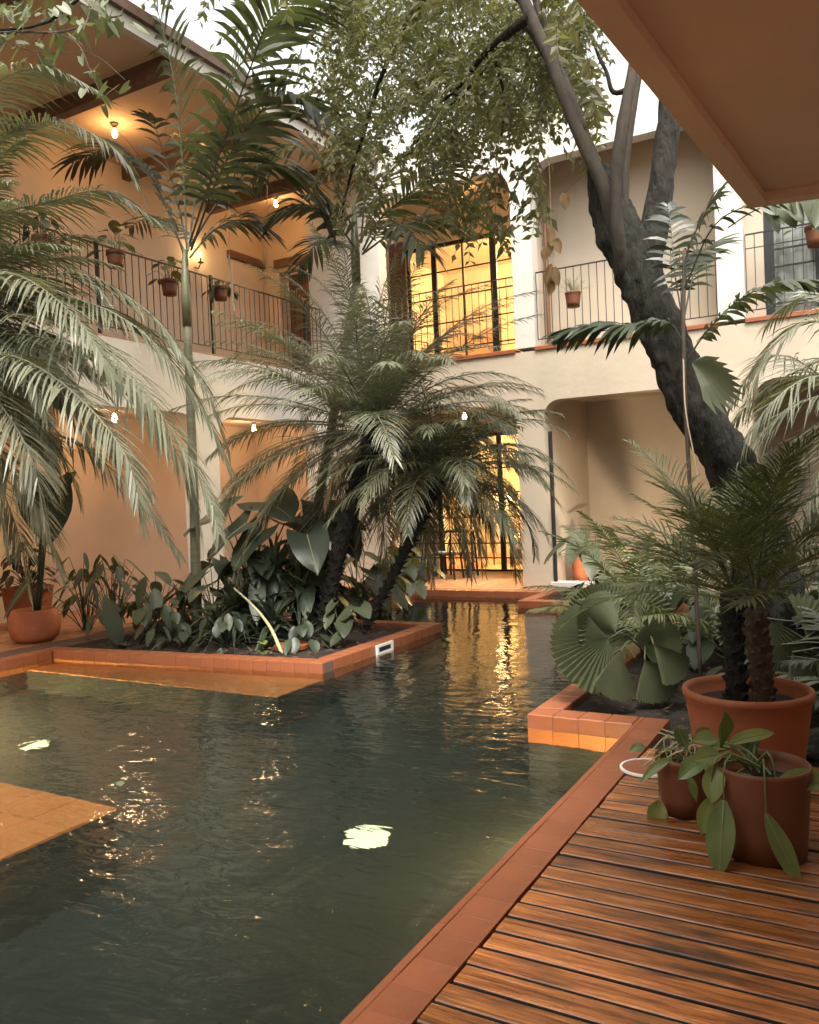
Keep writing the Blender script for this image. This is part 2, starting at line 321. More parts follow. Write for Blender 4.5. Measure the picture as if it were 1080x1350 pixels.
# waterline band of square tiles under the coping, each tile its own piece
band = struct(bpy.data.objects.new('waterline_band', None)); COL.objects.link(band)
cop = struct(bpy.data.objects.new('pool_coping', None)); COL.objects.link(cop)
mort = MB()
_tile = {}
def tile_run(parent, name, a, b, out, w, step, z0, z1, m, skip=0., proud=.0, ch=.006, gap=.0025):
    """tiles laid from a to b along a pool edge; 'out' points away from the water; w = width of the tile top"""
    a = V((*a, 0)); b = V((*b, 0)); d = b-a; L = d.length; n = max(1, round(L/step)); s = L/n; an = math.atan2(d.y, d.x); o = V((*out, 0))
    side = 1 if V((-d.y, d.x, 0)).dot(o) > 0 else -1
    key = (round(s, 4), w, z0, z1, m, side)
    if w > .05: e = d.normalized()*.006; g0 = a+e+o*.004; g1 = b-e+o*.004; g2 = b-e+o*(w-.004); g3 = a+e+o*(w-.004); mort.prism([(g0.x, g0.y), (g1.x, g1.y), (g2.x, g2.y), (g3.x, g3.y)], 'z', -.27, -.006-.0003*len(mort.v)/8)
    for i in range(n):
        c = a + d*((i+.5)/n) - o*proud
        if (c - CAM).length > 16 or c.y < .3: continue
        if key not in _tile:
            q = MB(); ys = (0, w) if side > 0 else (-w, 0)
            q.bbox((-s/2+gap, ys[0], z0), (s/2-gap, ys[1], z1), ch if w > .02 else .002)
            ob = q.build(name, m); ob.parent = parent; _tile[key] = ob
        else:
            ob = dup(_tile[key], name, parent, (0, 0, 0))
        ob.location = c + V((0, 0, random.uniform(-.0015, .0015))); ob.rotation_euler = (random.uniform(-.004, .004), 0, an+random.uniform(-.003, .003))
CW = .19
E_ = [((-1.38, .3), (-1.38, 5.16+CW), (1, 0), .155), ((-1.383, 5.16), (-2.09, 5.16), (0, 1), .175), ((-2.09, 5.16+CW), (-2.09, 10.48), (1, 0), .175),
      ((-2.09+CW, 10.48), (-4.32, 10.48), (0, 1), .16), ((-4.32, 10.48+CW), (-4.32, 11.43), (1, 0), .16), ((-4.32+CW, 11.43), (-6.46-CW, 11.43), (0, 1), .16),
      ((-6.46, 11.43), (-6.46, 8.5), (-1, 0), .16), ((-6.46-CW, 8.5), (-4.46, 8.5), (0, -1), .16), ((-4.46, 8.5-CW), (-4.46, 6.12+CW), (-1, 0), .16),
      ((-4.46, 6.12), (-7.76-CW, 5.76), (0, 1), .15), ((-7.76, 5.755), (-7.76, .6), (-1, 0), .17)]
for a, b, o, st in E_:
    if a[0] == -1.38 and a[1] < 1: tile_run(cop, 'edge_tile', a, b, o, .030, .31, -.098, 0, 'cop', ch=.002, gap=.0005); tile_run(cop, 'coping_tile', (a[0]+.032, a[1]), (b[0]+.032, b[1]), o, CW-.036, st, -.098, -.0005, 'cop', ch=.0012, gap=.0006)
    else: tile_run(cop, 'coping_tile', a, b, o, CW-.004, st, -.098, 0, 'cop')
    tile_run(band, 'band_tile', a, b, o, .012, st, -.27, -.101, 'band', proud=.004)
struct(mort.build('pool_edge_mortar', 'grout', fix=True))
# ground sheets outside the pool
mb = MB()
def sheet(poly, z): mb.add([(x, y, z) for x, y in poly], [tuple(range(len(poly)))])
sheet([(-1.2, 4.76), (6, 4.76), (6, 12.1), (-1.95, 12.1), (-1.95, 10.66), (-1.9, 5.35), (-1.2, 5.35)], -.05)
sheet([(-4.14, 10.66), (-1.951, 10.66), (-1.951, 12.1), (-4.14, 12.1)], -.045)
soil_r = struct(mb.build('planting_soil', 'soil', fix=True))
mb = MB()
sheet([(-7.95, 5.96), (-4.65, 6.3), (-4.65, 8.31), (-6.65, 8.31), (-6.65, 11.5), (-8.35, 11.5), (-8.35, 7.6)], -.045)
struct(mb.build('island_soil', 'soil', fix=True))
for nm, (x0, x1, y0, y1, n_) in dict(a=(-8.2, -4.7, 6.1, 8.2, 900), b=(-8.3, -6.7, 8.2, 11.3, 350), c=(-1.85, .9, 5.0, 8.5, 900)).items():
    mb = MB()
    for _ in range(n_):
        x = random.uniform(x0, x1); y = random.uniform(y0, y1); s = random.uniform(.012, .04); a = random.uniform(0, 6.28)
        if nm == 'a' and y < 5.98+(x+7.95)*.103+.06: continue
        if nm == 'c' and x < -1.2 and y < 5.4: continue
        d = V((math.cos(a), math.sin(a), random.uniform(-.3, .3)))*s; e = V((-math.sin(a), math.cos(a), random.uniform(-.4, .4)))*s*.55; p = V((x, y, -.03+random.uniform(0, .03)))
        mb.add([p-d, p-e, p+d, p+e], [(0, 1, 2, 3)])
    stuff(mb.build('leaf_litter', 'litter'))
# terraces of square clay tiles
ter = struct(bpy.data.objects.new('terrace', None)); COL.objects.link(ter)
mb = MB(); mb.box((-10.5, -3, -.12), (-7.95, 14.4, -.022)); mb.box((-7.95, 11.62, -.12), (-4.13, 14.4, -.022)); mb.box((-4.129, 12.1, -.12), (6, 14.4, -.022))
mb.build('terrace_bed', 'grout', ter)
q = MB(); q.bbox((-.146, -.146, -.02), (.146, .146, -.002), .004); ft = None
for (x0, y0, nx, ny) in ((-10.4, 4.4, 7, 22), (-8.4, 11.66, 14, 9)):
    for i in range(nx):
        for j in range(ny):
            x = x0+.15+i*.297; y = y0+.15+j*.297
            if x0 < -9 and (x > -8.3 and y > 5.6): continue
            if x0 < -9 and y > 11.6 and x > -8.5: continue
            if ft is None: ft = q.build('floor_tile', 'floor', ter); t_ = ft
            else: t_ = dup(ft, 'floor_tile', ter, (0, 0, 0))
            t_.location = (x, y, random.uniform(-.002, .001)); t_.rotation_euler = (random.uniform(-.004, .004), random.uniform(-.004, .004), 0)
# deck of single planks
deck = struct(bpy.data.objects.new('wooden_deck', None)); COL.objects.link(deck)
mb = MB(); mb.box((-1.185, -3, -.30), (6, 4.755, -.28)); mb.build('deck_underlay', 'dark', deck)
for xx in (-1.05, .2, 1.5): MB().box((xx, .3, -.27), (xx+.06, 4.74, -.034)).build('joist', 'beam', deck)
y = 4.74
while y > .5:
    q = MB(); w = .0985+random.uniform(-.003, .003); x0 = -1.183+random.uniform(-.004, .006)
    n_ = 10; c = .004; vs = []; fs = []
    for i in range(n_+1):
        x = x0 + (5.-x0)*(i/n_)**1.6; wv = .0022*noise.noise(V((x*1.1, y*9, 0))); zz = .0014*noise.noise(V((x*.8, y*7, 5)))
        prof = [(-w/2, -.032), (-w/2, -.008), (-w/2+.002, -.0035), (-w/2+c+.003, 0), (w/2-c-.003, 0), (w/2-.002, -.0035), (w/2, -.008), (w/2, -.032)]
        vs += [(x, p+wv, z_+zz) for p, z_ in prof]
    for i in range(n_):
        for k in range(7): fs.append((i*8+k, i*8+k+1, (i+1)*8+k+1, (i+1)*8+k))
    fs += [tuple(range(8)), tuple(reversed(range(n_*8, n_*8+8)))]
    q.add(vs, fs); pl = q.build('plank', 'wood', deck, fix=True); pl.data.materials.append(M['dark']); pl.data.polygons.foreach_set('material_index', [1 if (fi < n_*7 and fi % 7 in (0, 1, 5, 6)) else 0 for fi in range(len(q.f))]); pl.location = (0, y-.0545, random.uniform(-.002, .002)); pl.rotation_euler = (0, 0, random.uniform(-.0022, .0022))  # plank sides coloured dark, painting in the shade of the gaps
    y -= .1098

# ================================================================== BUILDINGS
def comb(x0, x1, z0, zt, ops, n=7):
    """outline of a wall with openings cut up from its lower edge: ops = (a, b, top, corner radius)"""
    pts = [(x0, zt), (x0, z0)]
    for a, b, top, r in ops:
        pts.append((a, z0))
        for i in range(n+1): t = math.pi/2*i/n; pts.append((a+r-r*math.cos(t), top-r+r*math.sin(t)))
        for i in range(n+1): t = math.pi/2*i/n; pts.append((b-r+r*math.sin(t), top-r+r*math.cos(t)))
        pts.append((b, z0))
    pts += [(x1, z0), (x1, zt)]
    return pts
RW = thing('courtyard_wing', 'cream two-storey wing across the far pool end with lit glass doors', 'building', (-3, 12.12, 0))
LW = thing('courtyard_wing', 'peach gallery wing behind the left palm fronds, with a beamed ceiling upstairs', 'building', (-8.5, 6, 0))
Yf, Yb, Xf, Xb = 12.12, 14.3, -8.46, -10.4
mb = MB(); mb.prism(comb(-8.76, 6, 0, 3.65, [(-7.28, -4.88, 2.87, .34), (-4.44, -1.85, 2.87, .26), (-1.46, 2.2, 2.87, .34)]), 'y', Yf, Yf+.3); mb.build('lower_wall', 'cream', RW, fix=True)
mb = MB(); mb.prism(comb(-8.76, 6, 3.712, 7.42, [(-7.28, -4.86, 6.53, .36), (-4.53, -1.85, 6.53, .36), (-1.5, 2.2, 6.53, .36)]), 'y', Yf+.002, Yf+.25); mb.build('upper_wall', 'white', RW, fix=True)
for (a, b) in ((-7.28, -4.86), (-4.53, -1.85), (-1.5, 2.2)):
    MB().bbox((a, Yf-.03, 3.652), (b, Yf+.24, 3.711), .008).build('floor_edge_tiles', 'cop', RW)
MB().box((-10.4, Yf+.3, 3.0), (6, Yb, 3.70)).build('gallery_slab', 'cream', RW)
MB().box((-8.1, Yf+.25, 6.86), (6, Yb, 7.3)).build('gallery_ceiling', 'ceil', RW)
for xx in (-6.9, -5.4): MB().box((xx, Yf+.25, 6.70), (xx+.13, Yb, 6.859)).build('ceiling_beam', 'brown', RW)
mb = MB()                                        # the back wall with its two door openings
mb.box((-10.7, Yb, 0), (-8.72, Yb+.2, 3.0)); mb.box((-5.0, Yb, 0), (-.2, Yb+.2, 3.0)); mb.box((-8.72, Yb, 2.62), (-5.0, Yb+.2, 3.0)); mb.box((1.6, Yb, 0), (6, Yb+.2, 3)); mb.box((-.2, Yb, 2.4), (1.6, Yb+.2, 3)); mb.box((-.2, Yb, 0), (1.6, Yb+.2, .5))
mb.build('back_wall', 'cream', RW)
mb = MB(); mb.box((-10.7, Yb, 3.7), (-7.97, Yb+.2, 7.3)); mb.box((-4.9, Yb, 3.7), (-4.3, Yb+.2, 7.3)); mb.box((-7.97, Yb, 6.33), (-4.9, Yb+.2, 7.3)); mb.build('upper_back_wall', 'peach', RW)
MB().box((-8.33, Yb-.03, 3.71), (-7.98, Yb-.002, 6.5)).build('shutter', 'brown', RW)
MB().box((-4.88, Yf+.3, 0), (-4.45, Yb, 3.0)).build('partition', 'cream', RW); MB().box((-1.84, Yf+.3, 0), (-1.47, Yb, 3.0)).build('partition', 'cream', RW)
MB().box((-4.85, Yf+.25, 3.70), (-4.54, Yb, 6.86)).build('partition', 'cream', RW); MB().box((-1.84, Yf+.25, 3.7), (-1.51, Yb, 6.86)).build('partition', 'cream', RW)
MB().box((-4.54, 12.95, 3.70), (-1.84, 13.15, 6.86)).build('alcove_wall', 'cream', RW)
mb = MB(); mb.box((-1.51, 12.44, 3.7), (-1.27, 12.7, 6.86)); mb.box((-1.27, 12.44, 6.3), (1.5, 12.7, 6.86)); mb.box((1.5, 12.44, 3.7), (6, 12.7, 6.86)); mb.build('bay_wall', 'cream', RW)
MB().box((-4.44, 12.15, -.02), (-3.7, 12.42, .06)).build('white_curb', 'white', RW)
for z in (0, 3.7):                               # the lit rooms behind the doors
    q = MB(); x0, x1, y0, y1, h = -9.2, -4.4, Yb+.2, 18.4, (2.98 if z == 0 else 6.9-3.7)
    q.box((x0-.1, y0, z), (x0, y1, z+h)); q.box((x1, y0, z), (x1+.1, y1, z+h)); q.box((x0-.1, y1, z), (x1+.1, y1+.1, z+h)); q.box((x0-.1, y0, z+h), (x1+.1, y1+.1, z+h+.08)); q.build('room_wall', 'peach' if z else 'cream', RW)
    MB().box((x0, y0, z-.05), (x1, y1, z+.004)).build('room_floor', 'floor', RW)
lamp(RW, (-4.9, 15.6, 2.3), 1350, (1, .68, .29), r=.2); lamp(RW, (-4.8, 16.0, 6.1), 900, (1, .70, .33), r=.2)
def door(label, x0, x1, z0, z1, y, uprights, rows, thick, foot=.22):
    d = MB()
    t = .03
    d.box((x0, y-.03, z0), (x1, y+.03, z0+.035)); d.box((x0, y-.03, z1-.07), (x1, y+.03, z1))
    for x, w in uprights: d.box((x-w/2, y-.028, z0+.035), (x+w/2, y+.028, z1-.07))
    o = d.build('glass_door', 'black', RW)
    if label: o['label'] = label
    us = sorted(uprights); zs = [z0+.035]+rows+[z1-.07]
    for z in rows: MB().box((us[0][0], y-.012, z-.012), (us[-1][0], y+.012, z+.012)).build('glazing_bar', 'black', o)
    for (xa, wa), (xb, wb) in zip(us[:-1], us[1:]):
        for za, zb in zip(zs[:-1], zs[1:]):
            MB().box((xa+wa/2, y-.003, za+.009), (xb-wb/2, y+.003, zb-.009)).build('pane', 'glass', o)
    return o
door('ground floor black steel glass door with warm light inside', -8.72, -5.0, 0, 2.62, Yb+.05, [(-8.68, .08), (-8.07, .03), (-7.45, .09), (-6.8, .03), (-6.15, .10), (-5.55, .03), (-5.04, .08)], [.25, .53, 1.03, 1.49, 1.95], .1)
door('upper floor black steel glass door glowing orange', -7.97, -4.9, 3.70, 6.33, Yb+.05, [(-7.93, .06), (-7.37, .10), (-6.75, .03), (-6.12, .13), (-5.5, .03), (-4.94, .07)], [4.3, 4.80, 5.29, 5.79], .1)
d3 = door('upper floor black framed window with white curtains', -1.27, 1.5, 3.72, 6.3, 12.47, [(-1.215, .11), (-.62, .05), (.1, .1), (.8, .05), (1.45, .1)], [3.92, 4.42, 4.66, 5.35], .1)
d4 = door('ground floor dark window lit from within', -.2, 1.6, .5, 2.4, Yb+.05, [(-.16, .08), (.28, .03), (.7, .08), (1.13, .03), (1.56, .08)], [.9, 1.3, 1.7, 2.05], .1)
MB().box((-.6, 16.4, 0), (2, 16.5, 3)).build('room_wall', 'peach', RW); lamp(RW, (.6, 15.4, 2.0), 22, r=.15)
# curtains: wavy sheets behind the panes
def curtain(x0, x1, y, z0, z1, waves, name='curtain'):
    q = MB(); n_ = waves*10; vs = []
    for i in range(n_+1):
        x = x0+(x1-x0)*i/n_; ph = i/10*2*math.pi
        vs += [(x, y+.045*math.sin(ph)+.02*math.sin(ph*.37+1), z0), (x, y+.03*math.sin(ph)+.012*math.sin(ph*.37), z1)]
    q.add(vs, [(2*i, 2*i+2, 2*i+3, 2*i+1) for i in range(n_)]); return q.build(name, 'curtain', RW, smooth=True)
curtain(-1.2, 1.45, 12.58, 3.72, 6.28, 13); curtain(-8.66, -7.5, Yb+.32, .03, 2.58, 7); MB().box((-1.3, 12.9, 3.7), (1.6, 13.0, 6.8)).build('room_wall', 'cream', RW)
# left wing
mb = MB(); mb.prism(comb(-6, Yf, 0, 3.68, [(-2.5, 4.3, 2.8, .34), (4.75, 8.84, 2.8, .34), (9.26, 11.84, 2.8, .34)]), 'x', Xf-.30, Xf); mb.build('lower_wall', 'white', LW, fix=True)
mb = MB(); mb.box((Xb-.2, -6, 0), (Xb, 14.3, 7.3)); mb.build('back_wall', 'peach', LW)
MB().box((Xb, -6, 2.92), (Xf-.30, Yf+.3, 3.66)).build('gallery_slab', 'peach', LW)
MB().box((Xb, -6, 3.661), (Xf-.02, Yf+.0, 3.70)).build('gallery_floor', 'floor', LW)
mb = MB(); mb.box((Xb, 12.9, 3.7), (-10.02, 13.1, 6.95)); mb.box((-10.02, 12.9, 5.95), (-9.2, 13.1, 6.95)); mb.box((-9.2, 12.9, 3.7), (-8.3, 13.1, 6.95)); mb.build('end_wall', 'peach', LW)
MB().box((-10.1, 12.84, 6.02), (-9.1, 12.897, 6.18)).build('lintel', 'brown', LW)
MB().box((-10.02, 13.2, 3.7), (-9.2, 13.24, 5.95)).build('dark_door', 'brown', LW)
MB().box((Xb, Yf+.3, .0), (-8.8, Yf+.5, 2.95)).build('lower_end_wall', 'peach', LW)
MB().box((Xb-.25, -6, 6.97), (-7.36, 14.0, 7.10)).build('gallery_ceiling', 'ceil', LW)
MB().box((-7.36, -6, 6.93), (-7.27, 12.1, 7.16)).build('eave_board', 'white', LW)
MB().box((Xb-.25, -6, 7.1), (-7.2, 12.1, 7.22)).build('roof', 'beam', LW)
for yy in (-.3, 1.65, 3.6, 5.55, 7.51, 9.51, 11.42):
    MB().box((Xb, yy-.07, 6.76), (-7.40, yy+.07, 6.969)).build('ceiling_beam', 'beam', LW)
o = MB().box((Xb, 11.95, 3.7), (Xb+.04, 12.78, 6.05)).build('side_door', 'peach', LW); MB().box((Xb, 11.85, 6.06), (Xb+.09, 12.85, 6.2)).build('lintel', 'brown', o)
MB().box((Xb, 9.3, 3.7), (Xb+.05, 10.3, 6.0)).build('shutter', 'peach', LW)
# the wing over the viewer: slab with a downturned edge, and the walls that close the court
NW = thing('balcony_slab', 'ochre plastered balcony underside jutting over the deck from the upper corner', 'balcony', (0, 3, 3))
c0 = PZ(988, 275, 3.0); c1 = PZ(760, 0, 3.0); c2 = PZ(1080, 262, 3.0)
dA = (c1-c0).normalized(); dB = (c2-c0).normalized()
p = [c0, c0+dB*5, c0+dB*5+dA*6.5, c0+dA*6.5]
mb = MB(); mb.prism([(v.x, v.y) for v in p], 'z', 3.05, 3.30); mb.build('slab', 'canopy', NW, fix=True)
mb = MB()
def strip(a, b, inn, w, z0, z1): mb.prism([(a.x, a.y), (b.x, b.y), ((b+inn*w).x, (b+inn*w).y), ((a+inn*w).x, (a+inn*w).y)], 'z', z0, z1)
strip(p[0]+dA*.1, p[3], dB, .10, 3.0, 3.0485); strip(p[0], p[1], dA, .0998, 3.0, 3.049)
mb.build('drip_edge', 'canopy', NW, fix=True)
BW = thing('courtyard_wing', 'plain wing behind the viewer closing the court', 'building', (0, -4, 0))
mb = MB(); mb.box((-11, -6.4, 0), (7, -6.1, 7.4)); mb.box((6.1, -6, 0), (6.4, 16, 7.4)); mb.build('wall', 'cream', BW)
# railings
def railing(label, axis, fixed, a, b, zb, zt, step, rows=(), posts=()):
    t = thing('iron_railing', label, 'railing', (fixed, a, zb) if axis == 'y' else (a, fixed, zb), 'black iron balcony railings')
    def bar(u0, u1, z, h=.016, w=.03, name='rail'):
        q = MB(); q.box((fixed-w/2, u0, z-h/2), (fixed+w/2, u1, z+h/2)) if axis == 'y' else q.box((u0, fixed-w/2, z-h/2), (u1, fixed+w/2, z+h/2)); q.build(name, 'black', t)
    bar(a, b, zt, name='top_rail'); bar(a, b, zb+.1, .012, .024, name='bottom_rail')
    for z in rows: bar(a, b, z, .010, .02, name='middle_rail')
    n_ = round((b-a)/step); q = MB(); r = .0048; o = wloc(t); q.box((o.x-r, o.y-r, zb+.106), (o.x+r, o.y+r, zt-.008)); first = q.build('baluster', 'black', t)
    for i in range(n_+1):
        u = (b-a)*i/n_; c = first if i == 0 else dup(first, 'baluster', t, (0, 0, 0)); c.location = (0, u, 0) if axis == 'y' else (u, 0, 0)
    for u in posts:
        q = MB(); q.box((fixed-.02, u-.02, zb), (fixed+.02, u+.02, zt+.03)) if axis == 'y' else q.box((u-.02, fixed-.02, zb), (u+.02, fixed+.02, zt+.03)); q.build('post', 'black', t)
    return t
railing('long black iron railing of the left gallery behind the palm fronds', 'y', Xf-.04, 2.4, 12.05, 3.72, 4.85, .117, posts=(2.4, 4.9, 7.24, 9.3, 11.6))
railing('black iron railing before the glowing upper glass door', 'x', Yf+.06, -7.26, -4.88, 3.72, 4.85, .118)
railing('black iron railing of the alcove left of the mossy trunk', 'x', Yf+.06, -4.5, -1.87, 3.72, 4.85, .118)
railing('black iron railing before the white curtained window', 'x', Yf+.06, -1.48, 2.18, 3.72, 4.85, .118, rows=(4.66, 4.02))
# downpipe in the corner of the alcove
q = MB(); q.tube([(-4.47, 12.60, 3.75), (-4.47, 12.60, 6.2)], .035, 8); tag(q.build('downpipe', 'brown'), 'thin brown pipe beside the white pillar on the upper floor', 'pipe')
q = MB(); q.tube([(-4.40, 12.28, .05), (-4.40, 12.28, 2.4)], .03, 8); tag(q.build('downpipe', 'black'), 'thin dark pipe against the ground floor pillar beside the glass door', 'pipe')

# ================================================================== PLANTS
def leaflet(q, p, D, Wd, l, w, droop, nseg=3, base=.35):
    vs = []; fs = []
    for i in range(nseg):
        u = i/nseg; ww = w*(base+(1-base)*min(1, u*2.2))*(1-.55*max(0, u-.45)/.55)*.5
        c = p+D*(l*u)+V((0, 0, -droop*l*u*u)); vs += [c-Wd*ww, c+Wd*ww]
    vs.append(p+D*l+V((0, 0, -droop*l)))
    for i in range(nseg-1): fs.append((2*i, 2*i+1, 2*i+3, 2*i+2))
    fs.append((2*nseg-2, 2*nseg-1, 2*nseg)); q.add([tuple(v) for v in vs], fs)
def frond(q, pts, n=55, L=.26, w=.016, start=.14, droop=.35, vee=.25, a0=65, a1=28, rr=.011, twist=0., nseg=3, prof='phx', jit=.12, nrm=None):
    """a pinnate palm leaf along the polyline pts: midrib and two rows of leaflets"""
    N = 26; P = spline(pts, N); q.tube([tuple(p) for p in P], [rr*(1-.8*i/(N-1)) for i in range(N)], 5, False)
    up0 = nrm or UP
    for i in range(n):
        t = start+(1-start)*(i+.5)/n; x = t*(N-1); k = min(int(x), N-2); p = P[k].lerp(P[k+1], x-k)
        T = (P[min(k+2, N-1)]-P[max(k-1, 0)]).normalized(); Nn = up0-T*up0.dot(T)
        if Nn.length < .25: Nn = V((.3, .8, .2)); Nn = Nn-T*Nn.dot(T)
        Nn.normalize()
        if twist: Nn = Quaternion(T, twist*t) @ Nn
        Sd = T.cross(Nn)
        s = (t-start)/(1-start)
        if prof == 'phx': lf = (.45+.75*math.sin(math.pi*min(1, s*1.05+.12)))*(.95 if s < .9 else .75)
        else: lf = .35+.85*math.sin(math.pi*(.12+.80*s))
        for sg in (-1, 1):
            a = R(a0+(a1-a0)*s+random.gauss(0, 4)); v = vee+random.gauss(0, .10)
            D = (T*math.cos(a)+(Sd*sg*math.cos(v)+Nn*math.sin(v))*math.sin(a)).normalized()
            Wd = (T-D*T.dot(D)).normalized(); Wd = Quaternion(D, random.gauss(0, .25)+sg*.35) @ Wd
            leaflet(q, p, D, Wd, L*lf*random.uniform(1-jit, 1+jit), w*random.uniform(.85, 1.15), droop*random.uniform(.6, 1.4), nseg)
def arch(c, az, el, length, sag, n=7, curl=0.):
    """a frond's midrib that leaves c at azimuth az and elevation el and bends down"""
    P = []; p = V(c); e = el; a = az; st = length/(n-1)
    for i in range(n):
        P.append(p.copy()); p = p+V((math.cos(a)*math.cos(e), math.sin(a)*math.cos(e), math.sin(e)))*st
        e -= sag*(.5+i/(n-1)); e = max(e, -1.45); a += curl/(n-1)
    return P
def palm_trunk(t, pts, r0, r1, m='ptrunk', name='trunk', stubs=90, sl=.05):
    P = spline(pts, 24); q = MB(); q.tube(P, [r0+(r1-r0)*i/23 for i in range(24)], 14, wob=.18)
    for i in range(stubs):                        # leaf-base stubs in a spiral
        u = (i+.5)/stubs*22.5; k = int(u); p = P[k].lerp(P[k+1], u-k); T = (P[k+1]-P[k]).normalized(); A = T.orthogonal().normalized(); a = i*2.39996
        d = Quaternion(T, a) @ A; r = (r0+(r1-r0)*u/23); w = T.cross(d)*r*.42; b = p+d*r*.8; e = b+d*sl*random.uniform(.6, 1.2)+T*sl*.8
        q.add([tuple(b-w-T*.02), tuple(b+w-T*.02), tuple(b+w*.6+T*.035), tuple(b-w*.6+T*.035), tuple(e-w*.4), tuple(e+w*.4)], [(0, 1, 5, 4), (4, 5, 2, 3), (1, 2, 5), (0, 4, 3)])
    return q.build(name, m, t, smooth=False)
def phoenix(label, base, top, n, length, m, group, r0=.085, r1=.11, el_hi=82, el_lo=-42, sag=.22, L=.27, nl=62, seed=1, tm='ptrunk', skip=None, w=.015, mid=None, cat='palm tree', root=None, dr=.35):
    random.seed(seed)
    t = root or thing('palm_tree', label, cat, base, group)
    pts = [V(base)] + ([V(mid)] if mid else [V(base).lerp(V(top), .5)+V((.03, 0, 0))]) + [V(top)]
    palm_trunk(t, pts, r0, r1, tm, stubs=int(60*(V(top)-V(base)).length))
    for i in range(n):
        f = (i+.5)/n; el = R(el_hi+(el_lo-el_hi)*f**.85+random.gauss(0, 6)); az = i*2.39996+random.gauss(0, .15)
        c = V(top)+V((math.cos(az), math.sin(az), 0))*r1*.6+V((0, 0, .10*(1-f)))
        if skip and skip(az, el): continue
        q = MB(); ln = length*random.uniform(.85, 1.1)*(1.0 if f < .12 else 1.)
        frond(q, arch(c, az, el, ln, sag*random.uniform(.75, 1.25), curl=random.gauss(0, .25)), nl, L*random.uniform(.9, 1.1), w, droop=dr, vee=.3, start=.12)
        q.build('frond', m, t)
    return t
GP = 'pygmy date palms'
phoenix('taller leaning dark-trunked palm of the pair at the centre of the island', (-5.5, 7.55, -.05), (-4.74, 7.62, 2.18), 122, 2.1, 'phx', GP, seed=3, mid=(-5.22, 7.58, .95), sag=.205, r0=.08, r1=.10, nl=60, L=.34, w=.0135, el_hi=88, el_lo=-44, dr=.5, skip=lambda a, e: e < R(5) and math.cos(a-R(-65)) > .35)
phoenix('shorter dark-trunked palm leaning right under the taller centre palm', (-5.15, 7.85, -.05), (-4.05, 7.85, 1.68), 64, 1.42, 'phd', GP, seed=5, mid=(-4.62, 7.85, .75), sag=.24, r0=.045, r1=.055, el_hi=66, el_lo=-24, nl=46, L=.29, w=.014, dr=.5, skip=lambda a, e: e < R(0) and math.cos(a-R(-90)) > .4)
for t_, tp in ((bpy.data.objects['palm_tree'], (-4.74, 7.62, 2.1)), (bpy.data.objects['palm_tree.001'], (-4.05, 7.85, 1.62))):
    for az in (-150, 170, 35):
        q = MB(); frond(q, arch(tp, R(az), R(-25), .95, .28), 26, .2, .011, droop=.7, vee=-.2); o = q.build('frond', 'dry', t_); o['label'] = 'dead brown hanging frond'
# tall palm whose pale fronds hang in from beyond the left edge
LP = thing('palm_tree', 'large pale palm whose long fronds hang in from the left edge', 'palm tree', (-9.1, 4.75, -.03))
palm_trunk(LP, [(-9.1, 4.75, -.03), (-9.05, 4.8, 1.6), (-8.95, 4.9, 3.2)], .12, .13)
def pxf(pts, m, t, n=70, L=.34, w=.02, Y=5.3, **k):
    q = MB(); frond(q, [PY(a, b, (c[0] if c else Y)) for a, b, *c in pts], n, L, w, **k); return q.build('frond', m, t)
random.seed(21)
c_ = (-95, 450, 4.9)
for pts in ([c_, (-20, 300, 5.0), (60, 268, 5.2), (140, 252, 5.4), (205, 290, 5.6)],
            [c_, (-40, 230, 4.9), (10, 182, 5.0), (75, 160, 5.1), (150, 195, 5.2), (185, 250, 5.3)],
            [c_, (-30, 390, 5.0), (40, 365, 5.2), (120, 365, 5.4), (200, 415, 5.6), (250, 480, 5.7)],
            [c_, (0, 440, 4.7), (90, 455, 4.8), (170, 510, 4.9), (235, 600, 5.0), (262, 700, 5.1)],
            [c_, (-10, 420, 5.2), (90, 405, 5.5), (190, 430, 5.8), (265, 500, 6.0), (300, 590, 6.1)],
            [c_, (-30, 480, 5.0), (50, 500, 5.2), (140, 560, 5.4), (200, 650, 5.5)],
            [c_, (-20, 415, 4.6), (70, 425, 4.6), (150, 470, 4.7), (215, 550, 4.8), (270, 640, 4.9), (288, 700, 4.9)],
            [c_, (-10, 400, 5.0), (100, 395, 5.2), (190, 440, 5.4), (262, 530, 5.6), (305, 620, 5.7)],
            [c_, (-40, 540, 5.2), (30, 560, 5.5), (110, 590, 5.7), (190, 660, 5.9), (235, 730, 6.0)],
            [c_, (-50, 560, 4.6), (0, 600, 4.7), (50, 670, 4.8), (85, 760, 4.9)],
            [c_, (-60, 380, 5.3), (-20, 330, 5.6), (40, 330, 5.9), (110, 360, 6.2), (160, 420, 6.3)],
            [c_, (-60, 480, 4.5), (-10, 520, 4.4), (40, 600, 4.4), (60, 690, 4.4)],
            [c_, (-60, 430, 5.4), (0, 430, 5.8), (80, 450, 6.1), (160, 500, 6.4), (215, 570, 6.5)],
            [c_, (-70, 250, 4.7), (-40, 150, 4.6), (10, 100, 4.6), (70, 92, 4.7), (130, 120, 4.8)],
            [c_, (-70, 520, 5.2), (-20, 600, 5.4), (20, 690, 5.5), (40, 780, 5.5)],
            [c_, (-50, 470, 4.5), (20, 470, 4.4), (100, 520, 4.4), (165, 600, 4.4), (190, 690, 4.4)],
            [c_, (-60, 400, 4.6), (-20, 360, 4.5), (40, 370, 4.4), (110, 430, 4.4), (150, 500, 4.4)]):
    pxf(pts, 'phx', LP, 80, .44, .0235, droop=.42, vee=.15, a0=72, a1=25, rr=.013)
